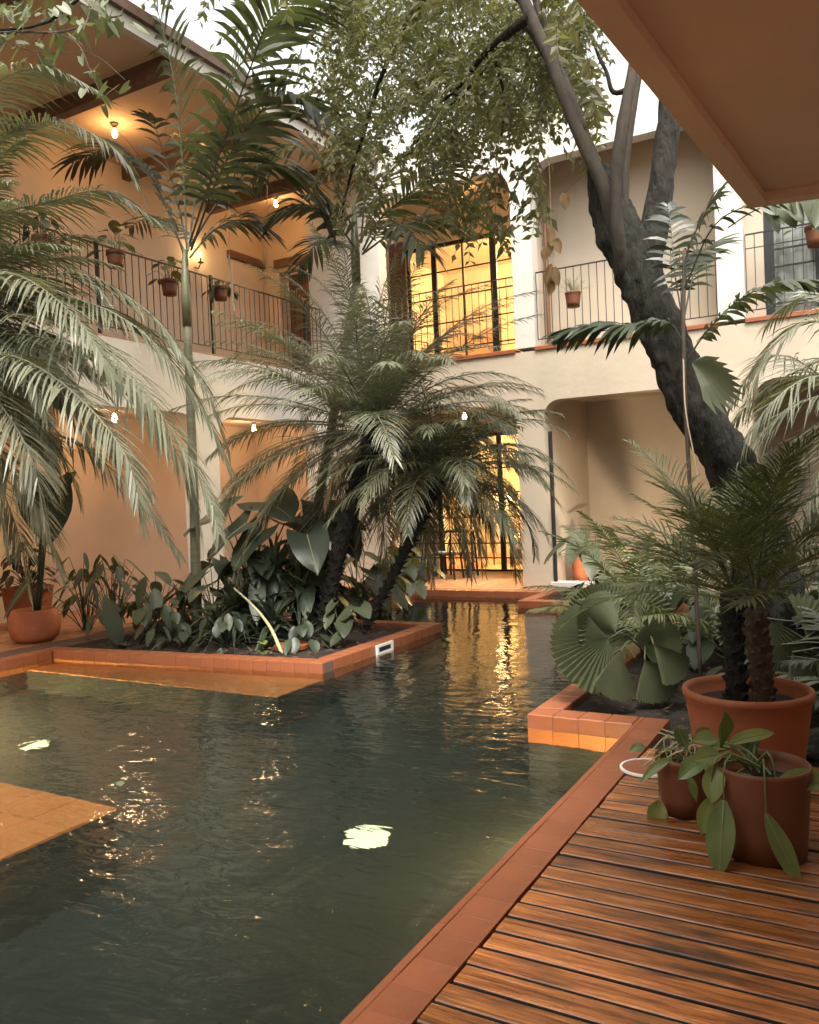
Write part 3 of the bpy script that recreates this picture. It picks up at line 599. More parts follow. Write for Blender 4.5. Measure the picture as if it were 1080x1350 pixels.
for i in range(40):
    q = MB(); az = R(random.uniform(-75, 60)); el = R(62-100*(i+.5)/40+random.gauss(0, 8)); frond(q, arch(PY(-95, 450, 4.9)+V((0, 0, .1)), az, el, random.uniform(1.9, 2.6), random.uniform(.16, .26), curl=random.gauss(0, .25)), 74, .40, .022, droop=.4, vee=.2, a0=72, a1=25, rr=.012); q.build('frond', 'phx', LP)
# island feather palm with broad leaflets
def feather_palm(label, base, top, fr, Y, m='ken', tr=.055, shaft=True):
    t = thing('palm_tree', label, 'palm tree', base, 'broad-leaved feather palms')
    q = MB(); q.tube(spline([base, V(base).lerp(V(top), .5)+V((.02, 0, 0)), top], 16), [tr*(1.15-.3*i/15) for i in range(16)], 12, wob=.03); q.build('trunk', 'ring', t, smooth=True)
    if shaft: q = MB(); q.tube([top, V(top)+V((.0, 0, .35)), V(top)+V((.01, 0, .9))], [tr*1.0, tr*1.05, tr*.45], 10); q.build('crown_shaft', 'stem', t, smooth=True)
    for pts, L, n, w in fr:
        q = MB(); frond(q, [PY(a, b, c) for a, b, c in pts], n, L, w, start=.16, droop=.42, vee=.2, a0=62, a1=30, rr=.014, prof='ken', nseg=4, jit=.08); q.build('frond', m, t)
    return t
random.seed(31)
KT = PY(247, 430, 7.3)
feather_palm('slender ringed palm with dark broad leaflets before the left gallery railing', (-7.15, 7.3, -.05), KT, [
    ([(247, 350, 7.3), (243, 250, 7.3), (233, 130, 7.2), (215, 40, 7.1), (195, -20, 7.0)], .64, 38, .062),
    ([(252, 330, 7.3), (285, 240, 7.2), (325, 170, 7.1), (375, 125, 7.0), (430, 150, 6.9)], .64, 38, .062),
    ([(246, 345, 7.3), (220, 275, 7.2), (190, 220, 7.1), (150, 195, 7.0), (95, 215, 6.9)], .56, 34, .056),
    ([(250, 340, 7.3), (280, 305, 7.5), (315, 290, 7.7), (350, 300, 7.8)], .44, 30, .048),
    ([(248, 330, 7.3), (262, 240, 7.6), (290, 150, 7.9), (320, 80, 8.1), (370, 40, 8.3)], .64, 38, .062),
    ([(250, 320, 7.3), (280, 230, 6.9), (330, 90, 6.5), (360, 20, 6.3), (430, -20, 6.1)], .64, 36, .062),
    ([(250, 325, 7.3), (300, 250, 7.5), (350, 215, 7.7), (400, 235, 7.9), (425, 275, 8.0)], .6, 30, .07),
    ([(248, 330, 7.3), (230, 250, 7.6), (205, 170, 7.8), (195, 150, 7.9)], .35, 14, .06),
    ([(246, 335, 7.3), (225, 300, 7.6), (200, 285, 7.9), (170, 300, 8.1)], .40, 20, .045)], 7.3)
random.seed(33)
KB = PY(470, 372, 8.3)
feather_palm('sunlit feather palm rising behind the centre palm with bright green fronds', (-6.3, 8.1, -.05), KB, [
    ([(478, 330, 8.3), (500, 290, 8.3), (540, 255, 8.2), (575, 225, 8.1), (600, 205, 8.0)], .50, 30, .055),
    ([(478, 335, 8.3), (520, 305, 8.5), (560, 290, 8.6), (610, 300, 8.7)], .42, 26, .05),
    ([(474, 325, 8.3), (450, 265, 8.2), (425, 215, 8.1), (380, 190, 8.0), (345, 215, 7.9)], .55, 28, .055),
    ([(476, 320, 8.3), (480, 250, 8.4), (470, 190, 8.5), (440, 150, 8.6)], .5, 28, .055),
    ([(474, 335, 8.3), (440, 290, 8.0), (405, 270, 7.8), (370, 280, 7.6)], .5, 26, .055),
    ([(478, 335, 8.3), (505, 300, 7.9), (535, 300, 7.6), (560, 330, 7.4)], .45, 24, .05),
    ([(476, 320, 8.3), (495, 260, 8.7), (520, 215, 9.0), (560, 190, 9.2)], .5, 26, .05),
    ([(474, 340, 8.3), (450, 320, 8.6), (420, 320, 8.8), (395, 350, 8.9)], .42, 24, .05)], 8.3)
# palm at the right edge, only its fronds reach in
RP = thing('palm_tree', 'fine-leaved palm reaching in from the right edge before the dark archway', 'palm tree', (1.55, 7.1, -.05))
palm_trunk(RP, [(1.55, 7.1, -.05), (1.5, 7.1, 1.0), (1.45, 7.1, 2.1)], .09, .11)
random.seed(41)
c_ = (1135, 520, 7.1)
for pts in ([c_, (1110, 440, 7.1), (1060, 425, 7.0), (1010, 470, 6.9), (985, 530, 6.8)],
            [c_, (1100, 475, 7.2), (1050, 490, 7.3), (1000, 520, 7.4), (965, 560, 7.5)],
            [c_, (1090, 520, 7.0), (1040, 540, 6.9), (990, 590, 6.8), (955, 650, 6.7)],
            [c_, (1100, 550, 7.2), (1060, 580, 7.3), (1025, 640, 7.4), (1010, 700, 7.4)],
            [c_, (1110, 560, 6.8), (1085, 610, 6.6), (1060, 680, 6.5), (1045, 740, 6.4)],
            [c_, (1105, 500, 6.7), (1060, 500, 6.5), (1010, 540, 6.3), (975, 600, 6.2)],
            [c_, (1120, 430, 7.4), (1090, 390, 7.6), (1050, 395, 7.7), (1010, 430, 7.8)],
            [c_, (1110, 600, 7.2), (1090, 680, 7.2), (1075, 760, 7.2)],
            [c_, (1090, 500, 7.3), (1040, 470, 7.5), (1000, 480, 7.6), (960, 540, 7.7)]):
    pxf(pts, 'phx', RP, 44, .36, .016, droop=.5, vee=.2, rr=.010)
# ------------------------------------------------------------------ blades
def blade(q, b, d, nrm, L, Wd, shape='heart', droop=.25, cup=.18, nu=8, wave=0., lobes=0):
    d = V(d).normalized(); nrm = V(nrm); nrm = (nrm-d*nrm.dot(d)).normalized(); sd = d.cross(nrm); vs = []; fs = []; cols = (-1, -.55, 0, .55, 1)
    ph = random.uniform(0, 6)
    for i in range(nu+1):
        u = i/nu
        if shape == 'heart': w = math.sin(math.pi*min(1, .30+.70*u))**.8*(1-.12*u); lb = .30*(1-u)**2.5
        elif shape == 'oval': w = math.sin(math.pi*min(1, .04+.96*u))**.75; lb = 0
        elif shape == 'lance': w = math.sin(math.pi*min(1, .06+.94*u)**.8)**.9; lb = 0
        elif shape == 'strap': w = min(1, .55+u)*(1-u**3); lb = 0
        if lobes: w *= .62+.38*abs(math.cos(math.pi*lobes*u))
        if i == nu: w = 0.02
        for v in cols:
            p = V(b)+d*L*(u-lb*abs(v))+sd*v*w*Wd*.5+nrm*(cup*abs(v)*w*Wd*.5+wave*Wd*math.sin(ph+u*9+v*2)*abs(v))+V((0, 0, -droop*L*u*u))
            vs.append(tuple(p))
    for i in range(nu):
        for j in range(4): fs.append((i*5+j, i*5+j+1, i*5+5+j+1, i*5+5+j))
    q.add(vs, fs)
def plant(label, cat, base, leaves, m, name='leafy_plant', group=None, petiole=.008, shape='heart', stemm=None, lobes=0, wave=.02, cup=.18, leafname='leaf', rib=False):
    """leaves: (leaf foot, direction, normal, length, width, droop)"""
    t = thing(name, label, cat, base, group)
    for b, d, nr, L, w, dr in leaves:
        q = MB(); b = V(b)
        if petiole:
            a = V(base)+V((random.uniform(-.04, .04), random.uniform(-.04, .04), 0)); mid = a.lerp(b, .55)+V((0, 0, .12*(b-a).length)); way = [a, mid, b] if b.z > a.z-.03 else [a, V((a.x+(b.x-a.x)*.7, a.y+(b.y-a.y)*.7, a.z+.09)), V((b.x, b.y, a.z+.03)), b]; q.tube(spline(way, 7), [petiole*(1.2-.6*i/6) for i in range(7)], 5, False)
        blade(q, b, d, nr, L, w, shape, dr, cup, 10 if lobes else 8, wave, lobes)
        lo = q.build(leafname, m, t, smooth=True)
        if rib:
            dd = V(d).normalized(); nn = V(nr); nn = (nn-dd*nn.dot(dd)).normalized()
            MB().tube([b+dd*L*u+nn*.002+V((0, 0, -dr*L*u*u)) for u in (0, .25, .5, .75, .93)], [.0035*L/.2*(1-.8*u) for u in (0, .25, .5, .75, .93)], 5, False).build('midrib', 'rib', lo)
    return t
def rosette(base, n, h, L, w, el0=80, el1=10, spread=.05, dr=.3, rs=0):
    out = []
    for i in range(n):
        f = (i+.5)/n; el = R(el0+(el1-el0)*f+random.gauss(0, 6)); az = i*2.39996+random.gauss(0, .2)
        d = V((math.cos(az)*math.cos(el), math.sin(az)*math.cos(el), math.sin(el))); nr = V((-math.cos(az)*math.sin(el), -math.sin(az)*math.sin(el), math.cos(el)))
        out.append((V(base)+V((0, 0, h*random.uniform(.85, 1)))*1+d*spread, d, nr, L*random.uniform(.8, 1.15), w*random.uniform(.85, 1.15), dr*random.uniform(.6, 1.3)))
    return out
def canopy_plant(base, n, h0, h1, rad, L, w, dr=.35, tilt=.5):
    """long-stalked leaves held out at different heights"""
    out = []
    for i in range(n):
        f = (i+.5)/n; az = i*2.39996+random.gauss(0, .3); r = rad*math.sqrt(f)*random.uniform(.7, 1.1); h = h1+(h0-h1)*f+random.gauss(0, .06)
        b = V(base)+V((math.cos(az)*r, math.sin(az)*r, h)); el = -tilt*random.uniform(.3, 1.3)
        d = V((math.cos(az)*math.cos(el), math.sin(az)*math.cos(el), math.sin(el))); nr = V((math.cos(az)*.3, math.sin(az)*.3, 1))
        out.append((b, d, nr, L*random.uniform(.75, 1.2), w*random.uniform(.75, 1.2), dr*random.uniform(.5, 1.3)))
    return out
random.seed(51)
def at(x, y, yw): return PY(x, y, yw)
# elephant ears in the island, leaf by leaf
def ear(px, py, Y, L, w, az, el, dr=.2): 
    az = R(az); el = R(el); el = el*.8; d = V((math.cos(az)*math.cos(el), math.sin(az)*math.cos(el), math.sin(el))); return (PY(px, py, Y), d, V((d.x*.2+.12, d.y*.2-.42, 1)), L*1.2, w*1.2, dr)
plant('big elephant ear plant with broad dark leaves above the island bed', 'plant', (-6.6, 7.7, -.04), [
    ear(350, 662, 7.7, .52, .56, -20, -12), ear(300, 672, 7.5, .50, .46, 200, -22), ear(325, 690, 7.3, .46, .44, 215, -40), ear(400, 680, 7.9, .5, .46, 10, -25), ear(425, 672, 8.0, .45, .42, 20, -20),
    ear(345, 700, 7.4, .42, .40, 250, -50), ear(405, 705, 7.5, .42, .4, -40, -50), ear(375, 690, 7.9, .46, .44, 90, -20), ear(445, 695, 7.9, .4, .36, -20, -45), ear(300, 705, 7.7, .4, .36, 170, -45)], 'big', petiole=.013, wave=.04, rib=True)
plant('tall elephant ear with one big arrow-shaped leaf in the barrel pot', 'plant', PZ(42, 845)+V((0, .05, .25)), [
    (PY(62, 648, 5.95), toward(.15, 1)-CF*.2, -CF+UP*.25, .60, .62, .0), (PY(58, 650, 5.97), toward(-.55, -1), -CF+UP*.2, .30, .26, 0), (PY(72, 650, 5.97), toward(.8, -.8), -CF+UP*.3, .34, .2, 0), ear(40, 765, 5.8, .35, .16, 240, -60)], 'big', petiole=.02, rib=True)
for lab, x, y, Y, n_, h0, h1, L, w in (('dark broad-leaved shrub in the thick of the island bed', 345, 800, 7.5, 26, .35, 1.0, .36, .26), ('dark broad-leaved shrub touching the thick palm trunk', 405, 800, 7.9, 24, .4, 1.05, .36, .26), ('dark broad-leaved shrub beside the slender ringed trunk', 285, 805, 7.5, 22, .3, .85, .34, .24)):
    b = PY(x, y, Y); b.z = -.04
    plant(lab, 'shrub', b, canopy_plant(b, n_, h0, h1, .55, L, w, .25, .7), 'dk', name='broad_leaf_shrub', group='dark broad-leaved shrubs of the island bed', petiole=.007)
# dark strappy shrubs of the island
for x, y, Y, n, L, h in ((330, 800, 7.2, 46, .5, .35), (395, 790, 7.6, 46, .55, .45), (290, 830, 6.9, 34, .42, .15), (360, 830, 7.0, 40, .42, .2), (420, 770, 8.2, 36, .5, .5), (240, 800, 7.5, 30, .45, .25), (365, 800, 7.5, 60, .55, .75), (335, 780, 7.9, 50, .5, .6), (310, 815, 7.0, 50, .5, .4)):
    b = PY(x, y, Y); b.z = -.04
    plant({330: 'dark bushy strap-leaved shrub left of the elephant ear stalks', 395: 'dark strap-leaved shrub against the thick palm trunk', 290: 'low dark strap-leaved clump above the island coping', 360: 'low dark strap-leaved clump under the elephant ear', 420: 'dark strap-leaved shrub behind the thick palm trunk', 240: 'dark strap-leaved shrub at the foot of the slender ringed palm', 365: 'tall dark strap-leaved shrub among the elephant ear stalks', 335: 'dark strap-leaved shrub furthest back under the elephant ears', 310: 'dark strap-leaved shrub beside the pale fallen stalk'}[x],
          'shrub', b, rosette(b, n, h, L, .055, 85, -25, .05, .35), 'dk', name='strap_leaf_shrub', group='dark shrubs of the island bed', petiole=.006, shape='lance', cup=.3)
for lab, x, y, Y, n, h0, h1, rad, L, w, mt, lb in (
    ('pale lobed philodendron between the two leaning palm trunks', 475, 790, 9.2, 16, .25, .85, .55, .36, .30, 'mid', 4),
    ('lobed philodendron beside the far pool corner and black table', 530, 770, 10.6, 15, .2, .75, .55, .38, .32, 'mid', 4),
    ('lobed philodendron low behind the lower palm trunk', 450, 800, 8.9, 14, .1, .5, .5, .32, .26, 'mid', 3),
    ('small spreading plant on the far left bed corner', 500, 790, 10.2, 14, .1, .35, .45, .26, .2, 'mid', 0)):
    b = PY(x, y, Y); b.z = -.04
    plant(lab, 'plant', b, canopy_plant(b, n, h0, h1, rad, L, w), mt, name='philodendron', group='philodendrons behind the palm trunks', lobes=lb)
for lab, x, y, Y, n, h0, h1, rad, L, w, mt, sh in (
    ('leafy shrub with drooping oval leaves before the peach wall', 150, 830, 7.1, 46, .3, .95, .55, .24, .085, 'mid', 'oval'),
    ('leafy shrub with pointed leaves at the left end of the island bed', 115, 835, 6.9, 30, .3, 1.0, .45, .24, .075, 'mid', 'oval'),
    ('shrub with large dull leaves under the hanging palm frond', 205, 820, 7.0, 22, .2, .75, .45, .26, .16, 'mid', 'oval'),
    ('dark round-leaved shrub low in the island bed', 225, 835, 6.7, 30, .05, .4, .5, .16, .10, 'dk', 'oval'),
    ('tangled low dark shrub at the middle of the island bed', 300, 845, 6.7, 40, .03, .35, .6, .17, .09, 'dk', 'oval'),
    ('low dark shrub beside the foot of the thick palm trunk', 395, 850, 7.0, 30, .03, .35, .45, .17, .10, 'dk', 'oval'),
    ('low leafy plant along the left bed beside the water strip', 440, 815, 8.6, 26, .05, .4, .45, .2, .13, 'dk', 'oval')):
    b = PY(x, y, Y); b.z = -.04
    plant(lab, 'shrub', b, canopy_plant(b, n, h0, h1, rad, L, w, .3, .8), mt, name='leafy_shrub', group='leafy shrubs of the island bed', shape=sh, petiole=.005)
b = PY(158, 838, 6.4); b.z = -.04
plant('single tall upright paddle leaf near the island coping', 'plant', b, [(b, V((-.25, -.1, 1)), V((.6, -.8, .2)), .62, .2, .02), (b, V((.5, -.3, .25)), V((0, -.2, 1)), .35, .12, .3)], 'big', name='paddle_leaf_plant', petiole=0, shape='lance')
b = PY(225, 848, 6.5); b.z = -.03
plant('pale arching strap-leaved tuft on the island soil', 'plant', b, rosette(b, 13, .03, .42, .045, 60, 10, .03, .55), 'mid', name='strap_leaf_tuft', petiole=0, shape='strap')
b = PY(345, 858, 6.6); b.z = -.04
plant('tiny bright green seedling on the island soil near the coping', 'plant', b, canopy_plant(b, 6, .04, .10, .10, .10, .09, .1, .2), 'poth', name='seedling', petiole=.003)
b = PY(452, 848, 7.2); b.z = -.04
plant('small climbing vine leaves at the foot of the thick palm trunk', 'plant', b, [ear(435, 812, 7.25, .13, .11, -80, -50), ear(455, 822, 7.1, .17, .15, -60, -30), ear(475, 800, 7.2, .18, .17, -30, -20), ear(462, 806, 7.2, .17, .15, 220, -40), ear(440, 795, 7.3, .12, .1, 250, -50), ear(425, 825, 7.2, .12, .1, 200, -40), ear(448, 838, 7.0, .13, .11, -100, -30)], 'mid', name='climbing_vine', petiole=.004)
q = MB(); q.tube(spline([PY(300, 768, 6.9), PY(330, 795, 6.8), PY(355, 825, 6.7), PY(372, 862, 6.55)], 12), [.008+.014*i/11 for i in range(12)], 7); tag(q.build('fallen_stalk', 'pale', smooth=True), 'thick pale leaf stalk leaning onto the island soil', 'stalk')
# ------------------------------------------------------------------ the old mossy tree over the court
TREE = thing('courtyard_tree', 'old leaning tree with mossy dark forked trunk and leafy crown over the court', 'tree', tuple(PY(1000, 690, 6.35)*V((1, 1, 0))))
random.seed(61)
def limb(pts, r0, r1, m='bark', name='branch', n=26, sides=14, wob=.22, sub=None):
    P = spline([PY(a, b, c) for a, b, c in pts], n); q = MB(); q.tube(P, [r0+(r1-r0)*(i/(n-1))**.8 for i in range(n)], sides, wob=wob); return q.build(name, m, TREE, smooth=True)
b0 = PY(1000, 690, 6.35)
q = MB(); P = spline([V((b0.x+.12, b0.y, -.1)), V((b0.x+.05, b0.y, .7)), b0, PY(960, 610, 6.32), PY(900, 500, 6.28), PY(862, 410, 6.25), PY(826, 330, 6.25), PY(800, 262, 6.25), PY(788, 222, 6.25)], 60)
P = spline(P[::4]+[P[-1]], 150); rr_ = lambda f: (.25-.095*min(1, f/.38)) if f < .77 else .155-.075*(f-.77)/.23
q.tube(P, [rr_(i/149) for i in range(150)], 64, wob=.17)
q.v = [tuple(V(v)+(V(v)-min((P[k] for k in range(max(0, j//64-2), min(150, j//64+3))), key=lambda p_: (p_-V(v)).length)).normalized()*(.016*(1-abs(noise.noise(V((v[0]*11, v[1]*11, v[2]*2.2)))*2.6))+.018*noise.noise(V((v[0]*30, v[1]*30, v[2]*8))))) for j, v in enumerate(q.v)]; q.build('trunk', 'bark', TREE, smooth=True)
limb([(850, 372, 6.27), (866, 280, 6.4), (876, 200, 6.5), (884, 130, 6.6), (880, 20, 6.8), (860, -120, 7.0)], .105, .08, sides=24)
limb([(822, 345, 6.2), (806, 290, 6.12), (790, 235, 6.05), (757, 160, 6.0), (722, 70, 6.0), (690, 0, 6.05), (650, -90, 6.2)], .052, .04, 'barkl')
limb([(803, 250, 6.2), (786, 215, 6.1), (750, 120, 6.15), (716, 30, 6.3), (690, -60, 6.5)], .04, .03, 'barkl', sides=10)
limb([(824, 365, 6.15), (814, 310, 6.02), (812, 235, 5.95), (822, 160, 5.95), (835, 90, 6.0), (852, -10, 6.1)], .052, .038, 'barkl', sides=12)
limb([(822, 300, 6.2), (826, 200, 6.25), (840, 110, 6.4), (850, 40, 6.5)], .035, .03, 'barkl', sides=8)
for pts, r in (([(722, 70, 6.0), (690, 30, 6.4), (660, 60, 6.8), (625, 105, 7.2), (585, 150, 7.5), (545, 190, 7.8)], .05),
               ([(700, 20, 6.0), (640, 70, 6.6), (610, 110, 7.0), (575, 140, 7.4)], .04),
               ([(690, 0, 6.05), (600, -40, 6.3), (520, 60, 6.8), (475, 190, 7.2), (455, 260, 7.5), (450, 300, 7.6)], .035),
               ([(608, 130, 7.1), (570, 95, 7.4), (520, 60, 7.8), (470, 20, 8.0)], .025),
               ([(650, 70, 6.6), (665, 130, 6.8), (660, 190, 7.0)], .018),
               ([(842, 112, 6.5), (810, 122, 6.5), (800, 95, 6.5), (788, 70, 6.6), (770, 20, 6.8)], .028),
               ([(600, -40, 6.3), (500, -60, 6.6), (420, 0, 7.0), (380, 50, 7.2)], .03),
               ([(600, -40, 6.3), (460, -120, 5.8), (300, -120, 5.2), (150, -40, 4.8), (60, 30, 4.6), (-40, 40, 4.5)], .03)):
    limb(pts, r, r*.3, 'bark', n=20, sides=7, wob=.15)
# crown: leafy twigs
def sprig(q, p, d, n, ll, lw):
    """a hanging twig with two rows of small pointed leaves"""
    d = d.normalized(); pts = [p+d*(.045*i*ll/.075)+V((0, 0, -.010*i*i*.4)) for i in range(n+1)]
    q.tube([tuple(v) for v in pts], [.0022]*(n+1), 3, False)
    for i in range(1, n+1):
        T = (pts[i]-pts[i-1]).normalized(); S_ = T.cross(UP)
        if S_.length < .1: S_ = V((1, 0, 0))
        S_.normalize()
        for sg in (-1, 1):
            D = (T*.55+S_*sg*random.uniform(.6, 1)+V((0, 0, random.uniform(-.7, .15)))).normalized(); N_ = D.cross(V((random.gauss(0, 1), random.gauss(0, 1), random.gauss(0, .5)))).normalized()
            l = ll*random.uniform(.7, 1.25); w = lw*random.uniform(.8, 1.2); b = pts[i]; c = D.cross(N_)*.12*l
            q.add([tuple(b), tuple(b+D*l*.4-N_*w*.5+c), tuple(b+D*l), tuple(b+D*l*.4+N_*w*.5+c)], [(0, 1, 2, 3)])
random.seed(63)
def inpoly(x, y, P):
    r = False; j = len(P)-1
    for i in range(len(P)):
        if (P[i][1] > y) != (P[j][1] > y) and x < (P[j][0]-P[i][0])*(y-P[i][1])/(P[j][1]-P[i][1])+P[i][0]: r = not r
        j = i
    return r
DENSE = [(405, -60), (430, 60), (430, 130), (440, 200), (470, 215), (520, 190), (560, 190), (600, 205), (650, 195), (700, 150), (720, 130), (790, 150), (800, 60), (760, -60)]
FILL = [(-120, -320), (900, -320), (800, -20), (400, -20), (-120, -60)]
q = MB(); cnt = 0
while cnt < 1900:
    x = random.uniform(390, 830); y = random.uniform(-60, 245)
    if not inpoly(x, y, DENSE): continue
    if noise.noise(V((x*.016, y*.018, 3))) < -.24+ .12*random.random(): continue
    if random.random() > .50+.6*max(0, noise.noise(V((x*.03, y*.03, 9)))+.3): continue
    Yw = random.uniform(6.2, 9.6); p = PY(x, y, Yw); cnt += 1
    sprig(q, p, V((random.gauss(0, 1), random.gauss(0, 1), random.uniform(-.9, .3))), random.randint(4, 7), .072, .037)
while cnt < 2700:
    x = random.uniform(-120, 900); y = random.uniform(-330, -20)
    if not inpoly(x, y, FILL) or noise.noise(V((x*.008, y*.01, 7))) < -.05: continue
    p = PY(x, y, random.uniform(4.5, 8.0)); cnt += 1
    sprig(q, p, V((random.gauss(0, 1), random.gauss(0, 1), random.uniform(-.9, .3))), random.randint(4, 6), .10, .05)
for (x0, y0, x1, y1, n_) in ((690, 150, 705, 280, 12), (650, 210, 625, 290, 14), (560, 200, 600, 240, 14), (605, 230, 640, 285, 14), (520, 190, 480, 290, 10), (400, 60, 420, 150, 12), (745, 40, 800, 140, 20), (455, 240, 450, 180, 6)):
    for i in range(n_):
        f = i/n_; p = PY(x0+(x1-x0)*f+random.gauss(0, 10), y0+(y1-y0)*f+random.gauss(0, 6), random.uniform(6.8, 8.0)); sprig(q, p, V((random.gauss(0, .6), random.gauss(0, .6), -.8)), random.randint(4, 6), .10, .045)
stuff(q.build('crown', 'can', TREE))
# separate larger sprays at the lower rim of the crown, each one a part
random.seed(64)
def bigspray(p, d, n, ll, lw, parent, m, name='leaf_spray'):
    q = MB(); sprig(q, p, d, n, ll, lw); return q.build(name, m, parent)
for x, y, Yw in ((688, 175, 6.9), (695, 205, 6.9), (690, 230, 6.9), (702, 255, 6.9), (645, 235, 7.2), (628, 262, 7.3), (612, 270, 7.3), (655, 215, 7.1), (580, 235, 7.6), (760, 100, 5.9), (775, 60, 5.8), (790, 110, 6.0), (745, 60, 5.8), (735, 30, 5.8), (700, 140, 6.5), (670, 190, 6.9), (720, 120, 6.4), (715, 185, 6.7), (400, 95, 7.3), (395, 65, 7.3), (460, 215, 7.4), (475, 175, 7.3), (340, 60, 6.6), (335, 30, 6.6), (310, 20, 6.6), (420, 110, 7.4)):
    bigspray(PY(x, y, Yw), V((random.gauss(0, .7), random.gauss(0, .7), -.7)), 6, .12, .055, TREE, 'can')
# vine of pale heart leaves hanging in at the upper left
VN = thing('climbing_vine', 'vine of pale pointed leaves hanging from a twig in the upper left corner', 'vine', tuple(PY(-40, 45, 4.6)))
for pts, r in (([(-40, 45, 4.6), (30, 42, 4.6), (80, 42, 4.6), (120, 30, 4.7), (160, 20, 4.7)], .012), ([(60, 42, 4.6), (50, 70, 4.6), (80, 125, 4.6)], .004), ([(60, 42, 4.6), (100, 55, 4.5), (120, 95, 4.5), (140, 140, 4.5)], .005), ([(110, 40, 4.6), (118, 10, 4.7), (100, -20, 4.7)], .008), ([(0, 42, 4.6), (20, 60, 4.6), (60, 70, 4.6), (120, 70, 4.6), (165, 105, 4.6)], .004)):
    q = MB(); q.tube(spline([PY(*a) for a in pts], 16), [r*(1-.5*i/15) for i in range(16)], 6, False); q.build('twig', 'stemb', VN)
random.seed(66)
for i in range(120):
    f = random.random(); g = random.choice((((-10, 45), (130, 40)), ((-10, 55), (80, 60)), ((70, 45), (145, 140)), ((20, 65), (168, 110)), ((60, 10), (150, 15)), ((0, 0), (60, 25)), ((60, 30), (170, 25)), ((-10, 15), (40, 10))))
    x = g[0][0]+(g[1][0]-g[0][0])*f+random.gauss(0, 10); y = g[0][1]+(g[1][1]-g[0][1])*f+random.gauss(0, 8)
    p = PY(x, y, 4.6+random.gauss(0, .15)); a = random.uniform(0, 6.28); q = MB()
    blade(q, p, V((math.cos(a)*.6, math.sin(a)*.6, random.uniform(-1.0, -.1))), V((random.gauss(0, .5), -.5+random.gauss(0, .5), .8)), random.uniform(.08, .135), random.uniform(.055, .085), 'heart', .1, .15, 5); q.build('leaf', 'vine', VN, smooth=True)

# ------------------------------------------------------------------ right-hand bed
random.seed(71)
def fanleaf(q, c, d, nrm, Rr, seg=24, sweep=300, pleat=.05, notch=.07, droop=.12, split=0.):
    d = V(d).normalized(); nrm = V(nrm); nrm = (nrm-d*nrm.dot(d)).normalized(); sd = d.cross(nrm); k0 = len(q.v); vs = [tuple(c)]; fs = []
    n_ = seg*2
    for ring, rr in ((1, .5), (2, 1.)):
        for i in range(n_+1):
            a = R(-sweep/2+sweep*i/n_); ra = Rr*rr*(1+.10*math.cos(a)); z = (pleat if i % 2 else -pleat)*Rr*(.6 if ring == 1 else 1.)
            if ring == 2: ra *= (1-notch if i % 2 == 0 else 1.) * random.uniform(.98, 1.02)
            if split and ring == 2 and i % 2 == 0: ra *= 1-split
            vs.append(tuple(V(c)+(d*math.cos(a)+sd*math.sin(a))*ra+nrm*z+V((0, 0, -droop*ra*rr))))
    for i in range(n_): fs += [(0, 1+i, 2+i), (1+i, n_+2+i, n_+3+i, 2+i)]
    q.add(vs, fs)
def fanpalm(label, base, leaves, m='fan', group='fan palms in the right bed', split=0.):
    t = thing('fan_palm', label, 'fan palm', base, group)
    for i in range(5): MB().tube(spline([V(base)+V((random.gauss(0, .05), random.gauss(0, .05), 0)), V(base)+V((random.gauss(0, .06), random.gauss(0, .06), .35))], 5), .022, 7).build('stem', 'ptrunk', t)
    for x, y, Yw, d, nr, r, sw in leaves:
        c = PY(x, y, Yw); q = MB(); q.tube(spline([V(base)+V((0, 0, .3)), V(base).lerp(c, .6)+V((0, 0, .2)), c], 8), .006, 5, False); fanleaf(q, c, d, nr, r, sweep=sw, split=split); q.build('leaf', m, t)
    return t
def tocam(p, k=1.): return (CAM-p).normalized()*k
LB = V((-1.52, 6.15, -.05))
def fl(x, y, Yw, dx, dy, toc, nu, r, sw=250): return (x, y, Yw, toward(dx, dy)-CF*toc, -CF*.55+UP*nu+CR*random.uniform(-.25, .25), r*.92, sw)
fanpalm('fan palm with round pleated leaves beside the near planter corner', LB, [
    fl(802, 842, 5.7, -1, .30, .25, .35, .42, 165), fl(812, 835, 5.9, -.75, -.8, .1, .6, .38, 140), fl(836, 842, 6.0, 1, -.1, .3, .75, .34, 120), fl(818, 858, 5.55, -.25, 1, .3, .35, .30, 70),
    fl(862, 850, 5.7, .75, .75, .3, .5, .27, 80), fl(838, 812, 6.5, .5, -.6, -.3, .5, .34, 190), fl(800, 820, 6.3, -.5, -1, -.1, .4, .36, 130), fl(850, 870, 5.8, .6, 1, .4, .7, .28, 100)])
fanpalm('fan palm with drooping pleated leaves behind the big clay pot at the right', (.1, 5.9, -.05), [
    fl(1030, 850, 5.6, .3, .9, .2, .3, .36, 180), fl(1045, 860, 5.6, .8, .6, .1, .3, .34, 160), fl(1010, 815, 5.9, -.3, .5, .1, .5, .34, 190), fl(1060, 830, 5.8, 1, 0, 0, .5, .36, 180)])
